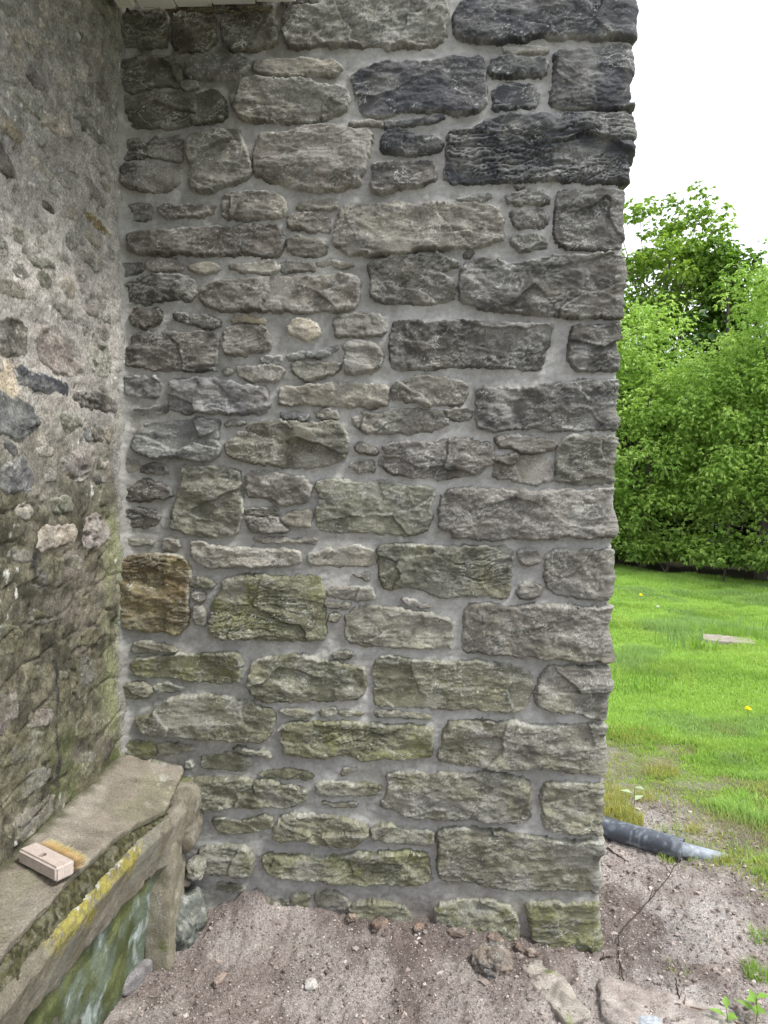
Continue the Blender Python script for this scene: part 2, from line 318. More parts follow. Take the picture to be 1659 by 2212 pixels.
# ------------------------------------------------------------------ traced stones; tile letter gives the origin of the measured outlines
TILE = {'A': (232.3, 0), 'B': (796.3, 0), 'C': (232.3, 530.9), 'D': (796.3, 530.9), 'E': (232.3, 1094.9), 'F': (796.3, 1094.9), 'G': (232.3, 1614.5), 'H': (796.3, 1614.5)}
FRONT = """
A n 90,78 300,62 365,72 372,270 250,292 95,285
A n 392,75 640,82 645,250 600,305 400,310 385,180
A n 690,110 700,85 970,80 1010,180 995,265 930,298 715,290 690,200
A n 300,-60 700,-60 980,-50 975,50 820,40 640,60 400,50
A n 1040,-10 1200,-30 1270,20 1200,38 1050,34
B g -502,65 -330,50 -250,20 -230,-90 100,-90 465,-90 470,100 460,250 350,282 150,288 -50,283 -250,270 -465,298 -510,200
B kq 520,90 560,20 620,-90 1600,-90 1600,60 1600,235 1400,240 1250,230 1100,235 1000,225 900,255 700,255 530,235 515,180
B w 810,295 920,283 990,285 1075,310 1040,325 940,328 820,315
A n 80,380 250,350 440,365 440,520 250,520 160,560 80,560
A d 475,370 640,340 790,330 855,360 845,420 760,470 600,480 480,470
A w 885,370 980,355 1120,365 1220,345 1400,385 1395,440 1300,455 1180,450 950,458 880,430
A d 470,490 540,500 550,530 480,545 440,520
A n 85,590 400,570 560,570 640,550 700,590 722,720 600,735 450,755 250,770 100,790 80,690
A g 765,560 790,495 1000,485 1180,485 1300,515 1400,525 1455,570 1445,640 1400,690 1270,735 1100,740 950,735 800,710 760,660
B k -100,465 -20,400 150,375 380,380 520,335 560,350 680,340 700,450 720,530 705,630 640,680 560,690 460,665 300,660 100,695 -30,690 -70,600 -75,520
B k 735,355 900,355 1065,350 1070,400 1060,450 1000,465 900,455 750,465 735,410
B ks 755,520 850,498 980,510 1015,560 1020,620 960,645 850,650 740,655 750,580
B kqs 1115,320 1300,310 1450,270 1600,280 1600,400 1600,560 1600,660 1300,655 1180,655 1085,625 1105,560 1110,400
B k 105,735 260,720 440,688 460,700 400,740 250,755 110,765
B kqs2 465,800 600,790 720,730 870,700 1150,700 1350,690 1600,700 1600,800 1600,950 1600,1030 1590,1085 1300,1090 1100,1080 1000,1080 850,1080 650,1105 460,1085 460,980 475,880
B k 100,800 190,790 300,830 400,830 435,860 425,910 350,925 110,925 75,900
B d 30,985 150,980 260,962 390,965 400,1030 395,1100 200,1130 60,1155 15,1130 25,1050
A w 1460,743 1560,738 1650,743 1650,757 1560,760 1465,754
A g 890,880 930,800 1000,805 1150,790 1190,755 1350,770 1560,790 1580,830 1555,950 1540,1000 1515,1060 1510,1110 1350,1145 1200,1145 1050,1100 960,1105 890,1040 880,950
A g 490,850 510,810 640,790 780,780 820,850 850,960 860,1040 840,1080 700,1120 590,1160 500,1125 485,1050 490,950
A b 70,840 235,835 240,950 130,960 65,940
A b 255,830 440,825 450,900 440,960 350,950 250,940
A b 90,1000 200,980 440,990 445,1090 370,1155 250,1150 100,1120
A b 80,1225 250,1225 260,1280 250,1330 100,1330
A b 310,1250 380,1230 500,1240 640,1235 630,1280 500,1300 380,1310 330,1290
A g 705,1180 800,1160 950,1160 1075,1185 1070,1290 950,1310 830,1325 695,1315
A o 1135,1230 1200,1195 1330,1190 1395,1215 1380,1250 1250,1260 1150,1250
A g 1080,1300 1150,1290 1250,1280 1330,1290 1340,1390 1280,1400 1180,1370 1080,1370
A g 1085,1440 1200,1420 1310,1450 1320,1530 1250,1545 1130,1525 1080,1480
A b 130,1400 250,1385 420,1375 700,1360 900,1355 1045,1370 1055,1480 1020,1540 850,1530 700,1530 450,1520 300,1530 150,1520
B g -220,1440 -160,1250 -100,1235 50,1225 180,1220 320,1250 400,1230 560,1230 770,1230 800,1350 805,1435 700,1475 600,1485 500,1490 300,1510 200,1530 -100,1530 -190,1500
B d 535,1185 640,1175 740,1160 745,1180 650,1205 560,1195
B d 820,1180 950,1140 1040,1145 1080,1180 1080,1215 850,1225
B d 845,1275 950,1268 1070,1265 1065,1360 880,1362 850,1320
B d 860,1420 950,1408 1060,1420 1065,1490 1000,1500 930,1520 870,1480
B d 885,1115 930,1108 935,1122 900,1132
B dq 1130,1160 1200,1145 1400,1140 1520,1150 1600,1190 1600,1400 1600,1500 1300,1490 1150,1490 1115,1420 1120,1300
B d 565,1520 620,1503 625,1520 600,1540
C d 75,120 200,115 220,150 160,165 110,200 80,190
C g 240,105 320,75 450,95 460,140 370,150 250,145
C w 490,105 560,105 680,120 665,150 600,165 500,145
C w 735,120 850,115 1000,90 1030,110 1030,155 900,155 780,150 735,140
C g 1040,110 1150,95 1230,115 1240,140 1150,155 1040,155
C w 1245,110 1350,85 1460,105 1475,125 1400,125 1330,112 1260,130
C b 100,240 180,200 300,180 400,175 520,200 525,325 400,325 290,330 180,350 110,345
C g 560,270 650,220 750,210 900,190 1000,185 1200,190 1350,180 1515,195 1510,300 1500,360 1400,385 1330,390 1200,400 1050,390 900,385 700,390 600,370 560,320
D g -15,110 130,70 300,60 430,60 530,100 520,130 400,155 450,190 515,240 500,320 380,345 180,345 50,330 0,290 20,190 5,150
D dq 560,150 600,90 750,75 850,110 1000,90 1100,75 1300,60 1600,65 1600,200 1600,350 1600,420 1250,425 1050,420 900,400 750,390 640,365 560,330 550,250
C b 150,400 200,380 300,380 330,430 300,470 220,490 150,480
C d 400,410 500,410 620,430 685,450 680,480 630,495 520,470 430,450
C t 735,430 850,415 950,455 930,465 850,450 760,460
C g 715,500 850,480 930,485 985,570 980,620 900,640 740,655 690,620 700,550
C p 1080,490 1110,455 1190,445 1270,480 1275,540 1220,560 1140,550 1090,520
C w 1365,420 1500,405 1655,410 1660,530 1560,540 1380,550 1365,500
C b 160,540 230,520 400,520 600,520 660,545 665,740 550,750 400,745 250,730 110,715 105,630 160,600
C u 920,670 1040,660 1040,700 930,705
C u 1085,660 1150,635 1280,630 1370,595 1390,620 1320,655 1200,670 1100,680
C g 1110,710 1240,700 1380,705 1390,770 1250,795 1170,800 1110,770
C w 1420,590 1500,570 1600,580 1655,680 1620,740 1530,765 1440,770 1420,700
C w 780,725 900,715 1030,725 1075,755 1020,800 920,812 830,800 775,770
C g 695,750 730,740 745,770 710,780
D d 150,460 230,445 330,470 400,465 520,450 700,450 850,470 1000,475 1090,470 1105,500 1085,550 1055,640 1020,745 900,740 700,730 500,720 350,735 140,745 135,650 125,600 145,520
D dq 1240,470 1400,480 1600,475 1600,600 1600,750 1400,745 1220,740 1195,700 1215,550
C u 95,790 170,775 310,800 310,900 290,910 130,905 95,860
C u 380,815 500,800 640,805 720,825 850,840 970,865 970,990 830,1000 700,1005 580,1000 400,995 375,930
C w 1030,870 1060,850 1150,860 1230,830 1400,825 1550,830 1660,845 1685,870 1680,960 1600,970 1450,960 1300,960 1140,945 1040,950
D g 145,830 220,810 340,785 450,795 590,830 600,900 540,950 400,955 300,945 160,920 140,880
D dqs 650,855 760,860 870,850 900,870 1050,840 1200,815 1380,805 1600,805 1600,840 1600,1000 1600,1100 1300,1100 1130,1105 1000,1085 850,1095 720,1110 650,1085 645,970
C d 155,980 250,970 370,955 370,1000 250,1005 180,1015
C u 1040,1010 1150,1010 1210,1020 1200,1045 1120,1040 1040,1030
C w 1250,1000 1350,995 1380,1010 1360,1030 1260,1035
C u 200,1075 400,1050 560,1040 680,1040 665,1160 665,1280 500,1280 400,1260 250,1260 150,1230 160,1150
C g 700,1070 760,1050 830,1055 770,1075 720,1082
C o 700,1195 760,1150 850,1090 900,1060 1000,1055 1080,1065 1200,1060 1380,1060 1440,1130 1445,1180 1420,1290 1250,1325 1120,1325 960,1310 850,1290 730,1260
D g -100,1030 0,1010 150,990 330,990 440,1000 490,1060 400,1095 250,1130 150,1120 -20,1120 -95,1080
D g 450,985 530,980 610,995 610,1045 540,1060 495,1040
D g -85,1200 0,1195 60,1240 20,1255 -60,1225
D g -100,1300 -20,1280 40,1300 40,1345 -40,1350 -100,1330
D d 85,1210 200,1180 330,1190 480,1165 600,1160 740,1190 755,1300 620,1370 500,1385 380,1390 250,1380 120,1360 60,1290 110,1240
D g 755,1140 880,1140 1000,1145 1115,1180 1110,1225 960,1240 850,1210 780,1190
D g 770,1270 900,1255 1080,1280 1110,1340 1100,1415 960,1425 850,1405 760,1390 760,1320
D gq 1140,1190 1220,1145 1350,1145 1600,1140 1600,1300 1600,1415 1350,1420 1220,1425 1120,1415 1130,1290
C w 110,1290 180,1295 200,1330 180,1360 120,1360
C d 210,1310 340,1320 360,1350 330,1370 210,1355
C b 100,1410 250,1405 380,1450 385,1500 300,1510 200,1535 100,1525
C o 440,1320 600,1325 790,1345 812,1400 805,1600 795,1710 740,1740 640,1745 500,1730 375,1690 395,1620 410,1520 450,1450 460,1400
C g 840,1360 950,1360 1060,1380 1200,1400 1220,1450 1210,1540 1100,1555 980,1530 920,1500 840,1500
D o -320,1430 -230,1405 -50,1420 80,1410 250,1440 380,1440 375,1560 360,1650 350,1725 200,1735 50,1720 -80,1715 -180,1720 -310,1700 -315,1600 -280,1530
D gq 445,1475 600,1455 650,1465 850,1470 1000,1480 1200,1465 1600,1465 1600,1490 1600,1600 1600,1700 1600,1750 1300,1745 1100,1745 900,1755 700,1755 520,1745 490,1710 425,1690 430,1600
E ws 820,10 1015,5 1040,50 830,55
E ws 825,62 1000,60 1080,130 1070,152 870,150 840,110
E w 1045,55 1225,5 1228,110 1190,122 1130,105 1060,100
E b 90,15 200,5 310,30 310,100 200,130 110,120 85,80
E g 95,190 200,190 275,205 260,220 95,228
E w 330,190 440,190 435,240 390,262 325,250
E w 880,185 1030,195 1140,190 1250,200 1240,215 1100,205 1000,215 890,200
E w 500,215 560,210 620,240 700,250 850,240 1000,260 1160,270 1160,340 1050,350 950,345 850,350 700,360 590,355 520,320 500,270
E w 1210,280 1350,260 1480,230 1580,250 1620,300 1600,350 1500,355 1350,355 1210,340
E rs 110,290 280,285 440,285 490,340 490,500 490,700 430,765 350,750 200,740 100,720 90,660 85,500 90,350
E o 500,430 580,420 640,460 630,490 500,480
E w 515,595 590,620 600,715 520,690
E g 510,510 600,520 590,570 520,560
E ms 700,440 800,405 950,410 1060,430 1180,410 1280,430 1300,500 1300,620 1305,790 1200,810 1120,785 950,795 800,790 620,770 620,690 640,560 690,500
E w 1480,400 1570,400 1570,430 1500,425
E w 1330,490 1450,480 1600,490 1610,540 1500,550 1330,545
E w 1315,575 1440,585 1445,605 1320,600
E o 1330,640 1400,645 1370,680 1330,690
F w -140,650 -30,590 80,600 150,610 300,630 420,660 510,690 505,780 490,850 300,840 100,835 -50,830 -130,800 -130,700
F g 200,553 300,566 370,590 320,600 240,583
F os 65,245 180,225 350,230 450,240 600,240 850,240 850,380 850,545 730,540 640,530 520,535 400,540 330,500 250,480 100,495 70,450 60,330
F g 890,265 1030,255 1025,340 940,345 900,310
F g 900,465 1030,460 1030,525 980,550 905,550
F gq 1080,270 1250,255 1600,260 1600,400 1600,540 1400,555 1250,545 1130,530 1070,480 1065,350
F gq 600,600 750,580 850,600 1050,590 1250,600 1600,600 1600,700 1600,900 1380,925 1250,915 1100,900 900,890 800,880 680,870 560,870 560,780 580,680
E g 155,830 200,810 330,830 420,850 400,865 250,870 160,865
E m 145,910 300,900 500,890 700,885 800,885 815,930 800,1010 780,1050 620,1055 540,1045 420,1035 250,1015 150,1005
E o 850,1010 880,930 960,900 1050,900 1180,885 1260,920 1400,935 1530,960 1550,1030 1530,1150 1400,1165 1200,1160 980,1165 900,1150 855,1090
E g 1350,885 1450,870 1485,890 1440,910 1360,905
F o 20,950 60,910 120,890 200,910 400,930 600,925 760,940 900,950 970,1000 985,1060 965,1150 930,1215 780,1225 600,1205 400,1205 250,1195 50,1190 20,1150 40,1060
F gq 1015,1050 1060,975 1150,950 1300,970 1600,965 1600,1080 1600,1200 1600,1280 1350,1270 1240,1230 1100,1220 1010,1190 1000,1120
F g 40,1225 200,1240 380,1255 370,1270 200,1260 60,1255
E o 75,1060 200,1050 260,1100 250,1140 150,1145 80,1120
E u 280,1070 380,1060 460,1085 420,1105 290,1115
E o 300,1200 400,1140 600,1120 760,1150 900,1190 1000,1230 990,1310 950,1410 800,1400 680,1380 500,1385 380,1370 240,1365 180,1310 180,1260 290,1240
E o 1020,1215 1130,1210 1230,1235 1200,1255 1080,1255
E g 1270,1220 1370,1215 1380,1250 1280,1255
E g 1390,1230 1530,1230 1510,1250 1410,1248
E g 1600,1215 1680,1215 1680,1250 1610,1250
F ms -535,1310 -450,1290 -350,1300 -200,1290 0,1305 150,1310 385,1320 380,1400 375,1500 250,1505 50,1500 -40,1510 -150,1480 -350,1500 -500,1480 -520,1400
F gq 455,1310 600,1280 850,1290 1050,1310 1250,1310 1600,1310 1600,1450 1600,1590 1250,1595 1100,1560 950,1560 820,1560 650,1555 500,1535 415,1510 440,1430
E o 40,1180 100,1180 120,1320 60,1320 40,1260
E m 100,1400 290,1400 290,1470 230,1510 80,1500 90,1450
E g 295,1410 430,1430 530,1440 520,1455 430,1460 440,1480 310,1480
E m 130,1520 350,1520 350,1650 250,1640 110,1570
E o 570,1490 700,1470 850,1500 870,1560 780,1585 650,1575 560,1570
E g 470,1530 500,1520 520,1560 480,1580
E u 760,1445 850,1455 980,1480 975,1500 880,1490 800,1475
G o 890,170 980,140 1100,125 1230,170 1220,185 1100,185 1000,180
G o 390,250 450,200 620,180 800,185 930,200 1080,230 1190,260 1200,320 1100,345 900,355 780,360 560,350 470,300
G v 1400,150 1430,120 1490,125 1460,145 1415,165
G o 1245,280 1260,220 1350,210 1450,215 1640,235 1630,270 1500,290 1400,275
H g 110,160 240,150 400,170 650,150 800,160 950,190 970,300 965,430 830,450 700,420 520,425 380,425 220,400 80,355 85,310 110,270
H gq 1070,215 1200,215 1600,200 1600,300 1600,470 1600,505 1280,510 1180,495 1060,480 1050,400 1030,330 1035,260
G g 1270,330 1490,335 1495,360 1380,350
G o 620,440 700,420 800,440 980,400 985,490 870,500 760,520 680,520 640,480
G o 1010,450 1080,395 1200,410 1400,420 1540,470 1560,520 1500,575 1350,580 1200,560 1000,555
H o 20,470 120,465 250,485 380,500 390,575 250,575 100,560 20,545
G m 560,600 700,595 850,590 870,700 850,755 700,750 580,745 560,680
H m -650,640 -560,650 -400,650 -250,655 -100,640 60,640 170,625 350,620 350,690 380,800 300,815 150,820 -50,810 -250,790 -400,775 -520,770 -620,720
H gq 420,560 430,490 560,470 700,500 850,520 1000,540 1150,560 1600,550 1600,700 1600,860 1300,860 1150,850 1050,855 900,845 750,835 600,800 430,770 410,720 420,630
G d 655,820 760,815 830,830 820,860 740,865 660,845
G d 1230,880 1350,870 1445,890 1445,960 1260,955
G b 860,930 960,920 980,960 900,985
G o 1110,890 1210,880 1210,950 1130,955
G d 930,900 1080,900 1090,965 960,970
H o -110,930 0,920 150,930 230,960 260,1060 150,1090 0,1100 -100,1100
H m 400,940 560,915 700,915 830,940 900,1010 890,1220 760,1240 560,1200 410,1120
H mq 945,940 1100,930 1200,945 1600,910 1600,1000 1600,1150 1600,1220 1400,1260 1140,1260 1030,1180 980,1120 960,1000
"""
LT = {'1': (.33, 0, 0), '2': (.33, 0, 663.6), '3': (.3001, 0, 1260.8)}
LEFT = """
1 t 60,190 110,200 155,240 130,310 90,270
1 t 170,190 250,230 290,290 230,290 180,250
1 t 280,120 330,150 345,185 290,160
1 w 310,230 380,290 450,380 480,440 560,480 605,530 590,550 520,500 440,430 360,330
1 t 320,745 410,730 460,745 468,850 440,900 380,880 330,840 290,790
1 w 80,580 160,590 230,650 300,700 315,740 290,770 240,740 180,680 110,620
1 w 430,655 510,720 460,735
1 b 0,930 50,990 105,1140 60,1160 -20,1080
1 t 220,1030 280,1070 360,1150 340,1160 280,1130 230,1090
1 w 370,1130 460,1150 480,1210 430,1220 370,1180
1 t 640,1170 700,1180 735,1240 730,1260 680,1230
1 w 580,1040 650,1060 700,1120 680,1130 620,1090
1 r 550,1380 640,1410 740,1540 700,1530 620,1470
1 g 600,90 700,120 755,200 740,290 660,260 600,180
1 t 0,700 60,760 140,850 150,920 80,880 -20,800
1 g 620,530 700,570 740,650 700,660 640,600
1 w 70,1480 150,1490 165,1590 110,1600
1 w 440,1540 520,1510 520,1610 470,1640
1 t -20,1820 100,1850 180,1930 120,1960 -20,1900
1 g 180,270 250,330 300,390 250,380 200,330
1 g 480,620 560,630 600,680 520,670
1 b 270,1300 320,1330 350,1400 290,1390
1 w 190,1680 330,1710 340,1750 220,1740
1 g 20,20 110,40 130,110 60,90
1 g 380,30 470,60 500,150 420,120
1 g 500,180 560,220 590,330 520,280
1 v 200,430 280,500 330,600 260,580 190,500
1 g 500,760 600,820 720,940 640,930 540,850
1 w 0,1560 50,1580 60,1640 0,1620
1 w 560,1620 690,1690 700,1780 600,1740
1 g 240,1780 320,1800 330,1880 260,1900
1 g -20,430 60,480 150,520 130,545 60,520 -20,480
1 w 200,820 240,840 300,930 320,990 260,940
2 b -20,90 80,70 180,90 190,280 150,310 80,310 -20,290
2 v 240,160 330,110 400,120 470,250 520,380 530,440 450,460 350,420 260,320
2 w 590,230 700,240 740,330 740,440 650,460 590,400
2 ks 120,380 200,420 330,450 460,510 465,590 380,560 240,550 130,490
2 us -20,540 80,570 210,640 280,740 230,820 130,860 50,830 -20,820
2 b 490,580 560,555 700,570 760,640 770,680 650,670 530,640
2 u 20,870 80,880 105,940 70,965 20,920
2 u 10,1040 100,1000 190,985 240,1080 240,1190 100,1220 30,1220
2 o 380,700 480,700 550,770 490,800 420,780
2 b 618,790 685,780 695,870 635,880
2 t 700,790 740,790 740,900 705,850
2 u 555,780 607,790 607,880 560,840
2 v 400,990 540,950 610,980 600,1130 520,1130 440,1060
2 t 245,1470 420,1420 520,1440 510,1520 350,1570 250,1600
2 v 555,1400 640,1345 720,1400 740,1520 650,1560 560,1560
2 w 430,1640 540,1620 535,1720 430,1700
2 d 230,1680 310,1760 300,1860 235,1860
2 w 130,1290 210,1290 210,1380 140,1370
2 d 640,1100 710,1100 700,1150 640,1150
2 o 90,1550 200,1600 210,1680 110,1650
2 o 200,1990 360,2000 370,2060 220,2070
2 o 330,1250 470,1230 500,1330 370,1350
3 d 210,200 400,220 400,280 260,300
3 o 220,600 400,570 400,680 250,700
3 v 210,940 360,880 370,990 220,1050
3 v -20,790 140,770 150,960 100,1010 -20,1080
3 m 540,1010 640,960 790,940 790,1040 690,1090 540,1110
3 o 530,560 700,520 700,700 640,830 530,820
3 g 560,1240 680,1210 690,1260 590,1300
3 o -20,1100 330,1050 380,1180 150,1280 -20,1330
3 o -20,1450 380,1290 370,1400 60,1640 -20,1560
3 o 640,340 780,320 700,440 560,450
3 m 540,1330 740,1200 700,1400 560,1560
3 o 80,1700 400,1480 380,1700 120,1880
3 o 0,300 180,320 190,480 0,520
3 o 430,640 510,620 510,900 430,940
"""

# ------------------------------------------------------------------ THE SET-BACK STONE WALL, facing the camera
SIL_Q = np.array([(50,1371),(170,1367),(310,1363),(470,1353),(620,1347),(750,1342),(875,1339),(990,1336),(1115,1331),(1240,1326),(1365,1322),(1500,1317),(1615,1313),(1740,1309),(1860,1305),(2000,1301)])
SIL_M = np.array([(-200,1368),(0,1366),(97,1366),(250,1358),(400,1337),(550,1347),(690,1339),(810,1333),(940,1330),(1047,1327),(1180,1322),(1300,1317),(1430,1312),(1560,1310),(1680,1304),(1800,1299),(1925,1298),(2200,1296)])
front = tag(empty('stone_wall', (0, 0, -.3)), 'tall grey wall of rough squared stones with fresh grey mortar joints, ending in a corner beside the lawn', 'stone wall')
PX = lambda T: at(T[0], T[1], 1, 0.0)
mz = np.array([PX((x, y))[[0, 2]] for y, x in SIL_M]); mz = mz[np.argsort(mz[:, 1])]
polys_front = []; seed = 100
for i, line in enumerate(FRONT.strip().split('\n')):
    t, k, *pts = line.split(); ox, oy = TILE[t]; quoin = 'q' in k; strata = (2 if '2' in k else 1) if 's' in k else 0
    raw = [tuple(map(float, p.split(','))) for p in pts]
    px = [(ox+.36*a, oy+.36*b) for a, b in raw]
    P = [PX(p)[[0, 2]] for p in px]
    mapf = map_front
    if quoin:
        ym = sum(p[1] for p in px)/len(px); xs = np.interp(ym, SIL_Q[:, 0], SIL_Q[:, 1])
        xc = PX((xs, ym))[0]-.0145; dep = .30 if (i % 2) else .46
        P = [((xc+dep, PX((xs, p[1]))[2]) if a[0] >= 1600 else tuple(q)) for a, p, q in zip(raw, px, P)]
        mapf = (lambda s, z, h, xc=xc: map_front(s, z, h-.005*ss(xc-.02, xc+.02, s), xc+.0030*fbm(z*30, z*0, int(xc*9999), 3), .012))
    P = np.array(P); polys_front.append(P)
    size = min(np.ptp(P[:, 0]), np.ptp(P[:, 1])); rs = random.Random(i)
    proud = .0075+min(size, .12)*.07+rs.uniform(-.001, .006)
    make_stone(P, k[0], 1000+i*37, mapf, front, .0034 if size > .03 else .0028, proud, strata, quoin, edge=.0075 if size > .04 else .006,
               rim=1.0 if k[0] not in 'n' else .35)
# stones of the hidden return face beyond the quoins, seen only from the side
for j in range(26):
    z0 = -.12+j*.125
    for s0, s1 in ((.47, .66),) if j % 2 else ((.345, .50), (.515, .66)):
        if random.random() < .12: continue
        a = EDGE+s0; b = EDGE+s1
        P = np.array([(a, z0), ((a+b)/2, z0-.004), (b, z0+.003), (b+.003, z0+.09), ((a+b)/2, z0+.10), (a+.004, z0+.088)])
        make_stone(P, random.choice('gdgo'), 9000+j*3+int(s0*10), lambda s, z, h: map_front(s, z, h, EDGE), front, .010, .01)
# mortar sheet
su = np.concatenate([np.arange(-1.03, EDGE-.03, .0055), np.arange(EDGE-.03, EDGE+.03, .003), np.arange(EDGE+.03, EDGE+.68, .010)])
sz = np.arange(-.32, 3.62, .0055)
X, Z = np.meshgrid(su, sz); xcm = np.interp(Z, mz[:, 1], mz[:, 0])+.005
near = np.full(X.shape, -.2)
for P in polys_front:                                   # distance to the closest stone shapes how the mortar is pressed up against it
    lo = P.min(0)-.03; hi = P.max(0)+.03
    i0, i1 = np.searchsorted(su, [lo[0], hi[0]]); j0, j1 = np.searchsorted(sz, [lo[1], hi[1]])
    if i1 > i0 and j1 > j0:
        near[j0:j1, i0:i1] = np.maximum(near[j0:j1, i0:i1], sdf(P, X[j0:j1, i0:i1], Z[j0:j1, i0:i1]))
gap = np.clip(-near, 0, .05)
h = -.0035+.0030*fbm(X*11, Z*15, 5, 4)+.0018*fbm(X*50, Z*120, 6, 3)+.0011*fbm(X*190, Z*240, 7, 2)-.004*ss(.93, 1, ridge(X*7, Z*12, 8, 3))
h += -.004*ss(.0, .03, gap)+.0018*ss(.012, .002, gap)*fbm(X*40, Z*40, 9, 2)
h += .030*np.exp(-np.clip(X+1.012, 0, 1)/.022)
h += .020*ss(.10, -.05, Z)*ss(.1, -.7, X)
V = map_front(X, Z, h, xcm+.003*fbm(Z*25, Z*0, 3, 3), .022).reshape(-1, 3)
c = lerp((.310,.304,.292), (.385,.378,.365), ss(-.5, .5, fbm(X*5, Z*6, 21, 4)))
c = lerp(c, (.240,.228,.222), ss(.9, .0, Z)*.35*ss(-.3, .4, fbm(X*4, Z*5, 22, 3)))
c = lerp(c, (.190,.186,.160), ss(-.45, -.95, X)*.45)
c = lerp(c, (.105,.100,.075), ss(2.35, 2.95, Z)*ss(-.1, -.6, X)*.75)  # top-left mortar painted darker, standing in for the roof's shade
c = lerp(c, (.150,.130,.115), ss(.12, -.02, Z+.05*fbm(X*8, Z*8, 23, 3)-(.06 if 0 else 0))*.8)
c = lerp(c, (.180,.175,.115), ss(.3, .7, fbm(X*7, Z*7, 25, 4))*ss(1.0, .2, Z)*.35)
c = lerp(c, (.43,.43,.41), ss(.2, .6, fbm(X*16, Z*22, 26, 4))*.4)
c = lerp(c, (.20,.195,.18), ss(.25, .7, fbm(X*21, Z*30, 27, 4))*.35)
c = c*(1+.10*fbm(X*110, Z*110, 28, 2))[..., None]
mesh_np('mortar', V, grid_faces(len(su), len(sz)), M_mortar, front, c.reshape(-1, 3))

def box(name, lo, hi, mat, parent=None, col=(.2, .2, .2), bev=0.0, rot=None):
    bm = bmesh.new(); bmesh.ops.create_cube(bm, size=1)
    lo = Vector(lo); hi = Vector(hi)
    for v in bm.verts: v.co = Vector((lo[k]+(v.co[k]+.5)*(hi[k]-lo[k]) for k in range(3)))
    if bev: bmesh.ops.bevel(bm, geom=bm.edges[:], offset=bev, segments=2, affect='EDGES')
    me = bpy.data.meshes.new(name); bm.to_mesh(me); bm.free()
    a = me.color_attributes.new('Col', 'FLOAT_COLOR', 'POINT')
    a.data.foreach_set('color', np.tile(np.array([*col, 1], np.float32), len(me.vertices)))
    me.materials.append(mat); o = bpy.data.objects.new(name, me); COL.objects.link(o)
    if parent: o.parent = parent
    if rot: o.matrix_basis = rot
    return o
for e in (front,): pass
box('core', (-1.30, .035, -.35), (EDGE-.04, .66, 3.60), M_mortar, front, (.25,.24,.22))

# ------------------------------------------------------------------ THE RUBBLE WALL on the left
left = tag(empty('rubble_wall', (LW, 0, -.3)), 'old rubble wall on the left, smeared with mortar above and stained olive green below', 'rubble wall')
ts = np.concatenate([np.arange(-.01, .95, .0055), np.arange(.95, 1.75, .014)]); tz = np.arange(-.32, 3.6, .0065)
X, Z = np.meshgrid(ts, tz)
def left_relief(X, Z):
    h = .006*fbm(X*4, Z*6, 31, 3)+.0060*spall(fbm(X*5, Z*9, 33, 4), 3.5, .85)+.0030*spall(fbm(X*16, Z*26, 35, 3), 3.5, .8)+.0015*fbm(X*60, Z*75, 36, 3)
    lowm = ss(1.75, 1.35, Z+.10*fbm(X*6, Z*5, 38, 3))
    h += lowm*(.0022*fbm(X*22, Z*30, 39, 4)); bed = Z*9+.5*fbm(X*3, Z*3, 30, 3)+.9*X; h -= .009*lowm*ss(.90, .98, np.abs((bed % 1)-.5)*2)*ss(-.2, .3, fbm(X*7, Z*7, 29, 3))
    ck = ss(.90, .99, ridge(X*5, Z*9, 40, 3)); h -= .010*ck*(1-.2*lowm)
    pit = ss(.77, .84, vn(X*42, Z*50, 41)); h -= .008*pit*ss(-.2, .3, fbm(X*5, Z*5, 42, 2))
    return h, lowm, ck, pit
h, lowm, ck, pit = left_relief(X, Z)
h += .02*np.exp(-np.clip(X, 0, 1)/.025)
V = map_left(X, Z, h-.004).reshape(-1, 3)
c = lerp((.300,.280,.258), (.440,.408,.375), ss(-.4, .5, fbm(X*5, Z*7, 43, 4)))
c = lerp(c, (.190,.180,.155), ss(2.1, 2.75, Z)*.85)  # upper wall darkened: shade painted into the mortar colour
c = lerp(c, (.42,.39,.35), ss(.3, .65, fbm(X*17, Z*21, 44, 4))*.35)
ol = lerp((.070,.064,.045), (.150,.138,.098), ss(-.5, .5, fbm(X*8, Z*9, 45, 5)))
ol = lerp(ol, (.215,.200,.140), ss(.10, .6, fbm(X*14, Z*13, 46, 5))*.6)
ol = lerp(ol, (.030,.028,.020), ss(.25, .6, fbm(X*40, Z*30, 57, 4))*.6)
ol = lerp(ol, (.20,.175,.150), ss(.3, .6, fbm(X*5, Z*8, 58, 3))*.5)
ol = lerp(ol, (.10,.125,.035), ss(.9, .55, Z)*ss(-.3, .5, fbm(X*7, Z*8, 47, 3))*.6)
ol = lerp(ol, (.25,.27,.14), ss(.22, .04, X)*ss(-.3, .4, fbm(X*13, Z*4, 48, 4))*.6)
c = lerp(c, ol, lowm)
def drips(X, Z, c):
    for (yy0, yy1, px_, wd) in ((1425, 1700, 125, .024), (1425, 1545, 148, .018), (1180, 1250, 80, .03)):
        za = at(px_, yy0, 0, LW)[2]; zb = at(px_, yy1, 0, LW)[2]; sx = -at(px_, 1500, 0, LW)[1]
        st = ss(wd, wd*.3, np.abs(X-sx-.008*fbm(Z*9, Z*0, 49, 3)))*ss(za+.02, za-.03, Z)*ss(zb-.04, zb+.04, Z)*ss(-.7, .0, fbm(X*60, Z*14, 50, 3))
        c = lerp(c, (.025,.025,.026), st*.88)
    return c
c = drips(X, Z, c)
q = at(12, 830, 0, LW); pt = ss(.09, .04, np.hypot(X+q[1], (Z-q[2])*.9)+.02*fbm(X*30, Z*30, 51, 3)); c = lerp(c, (.48,.40,.29), pt*.8)
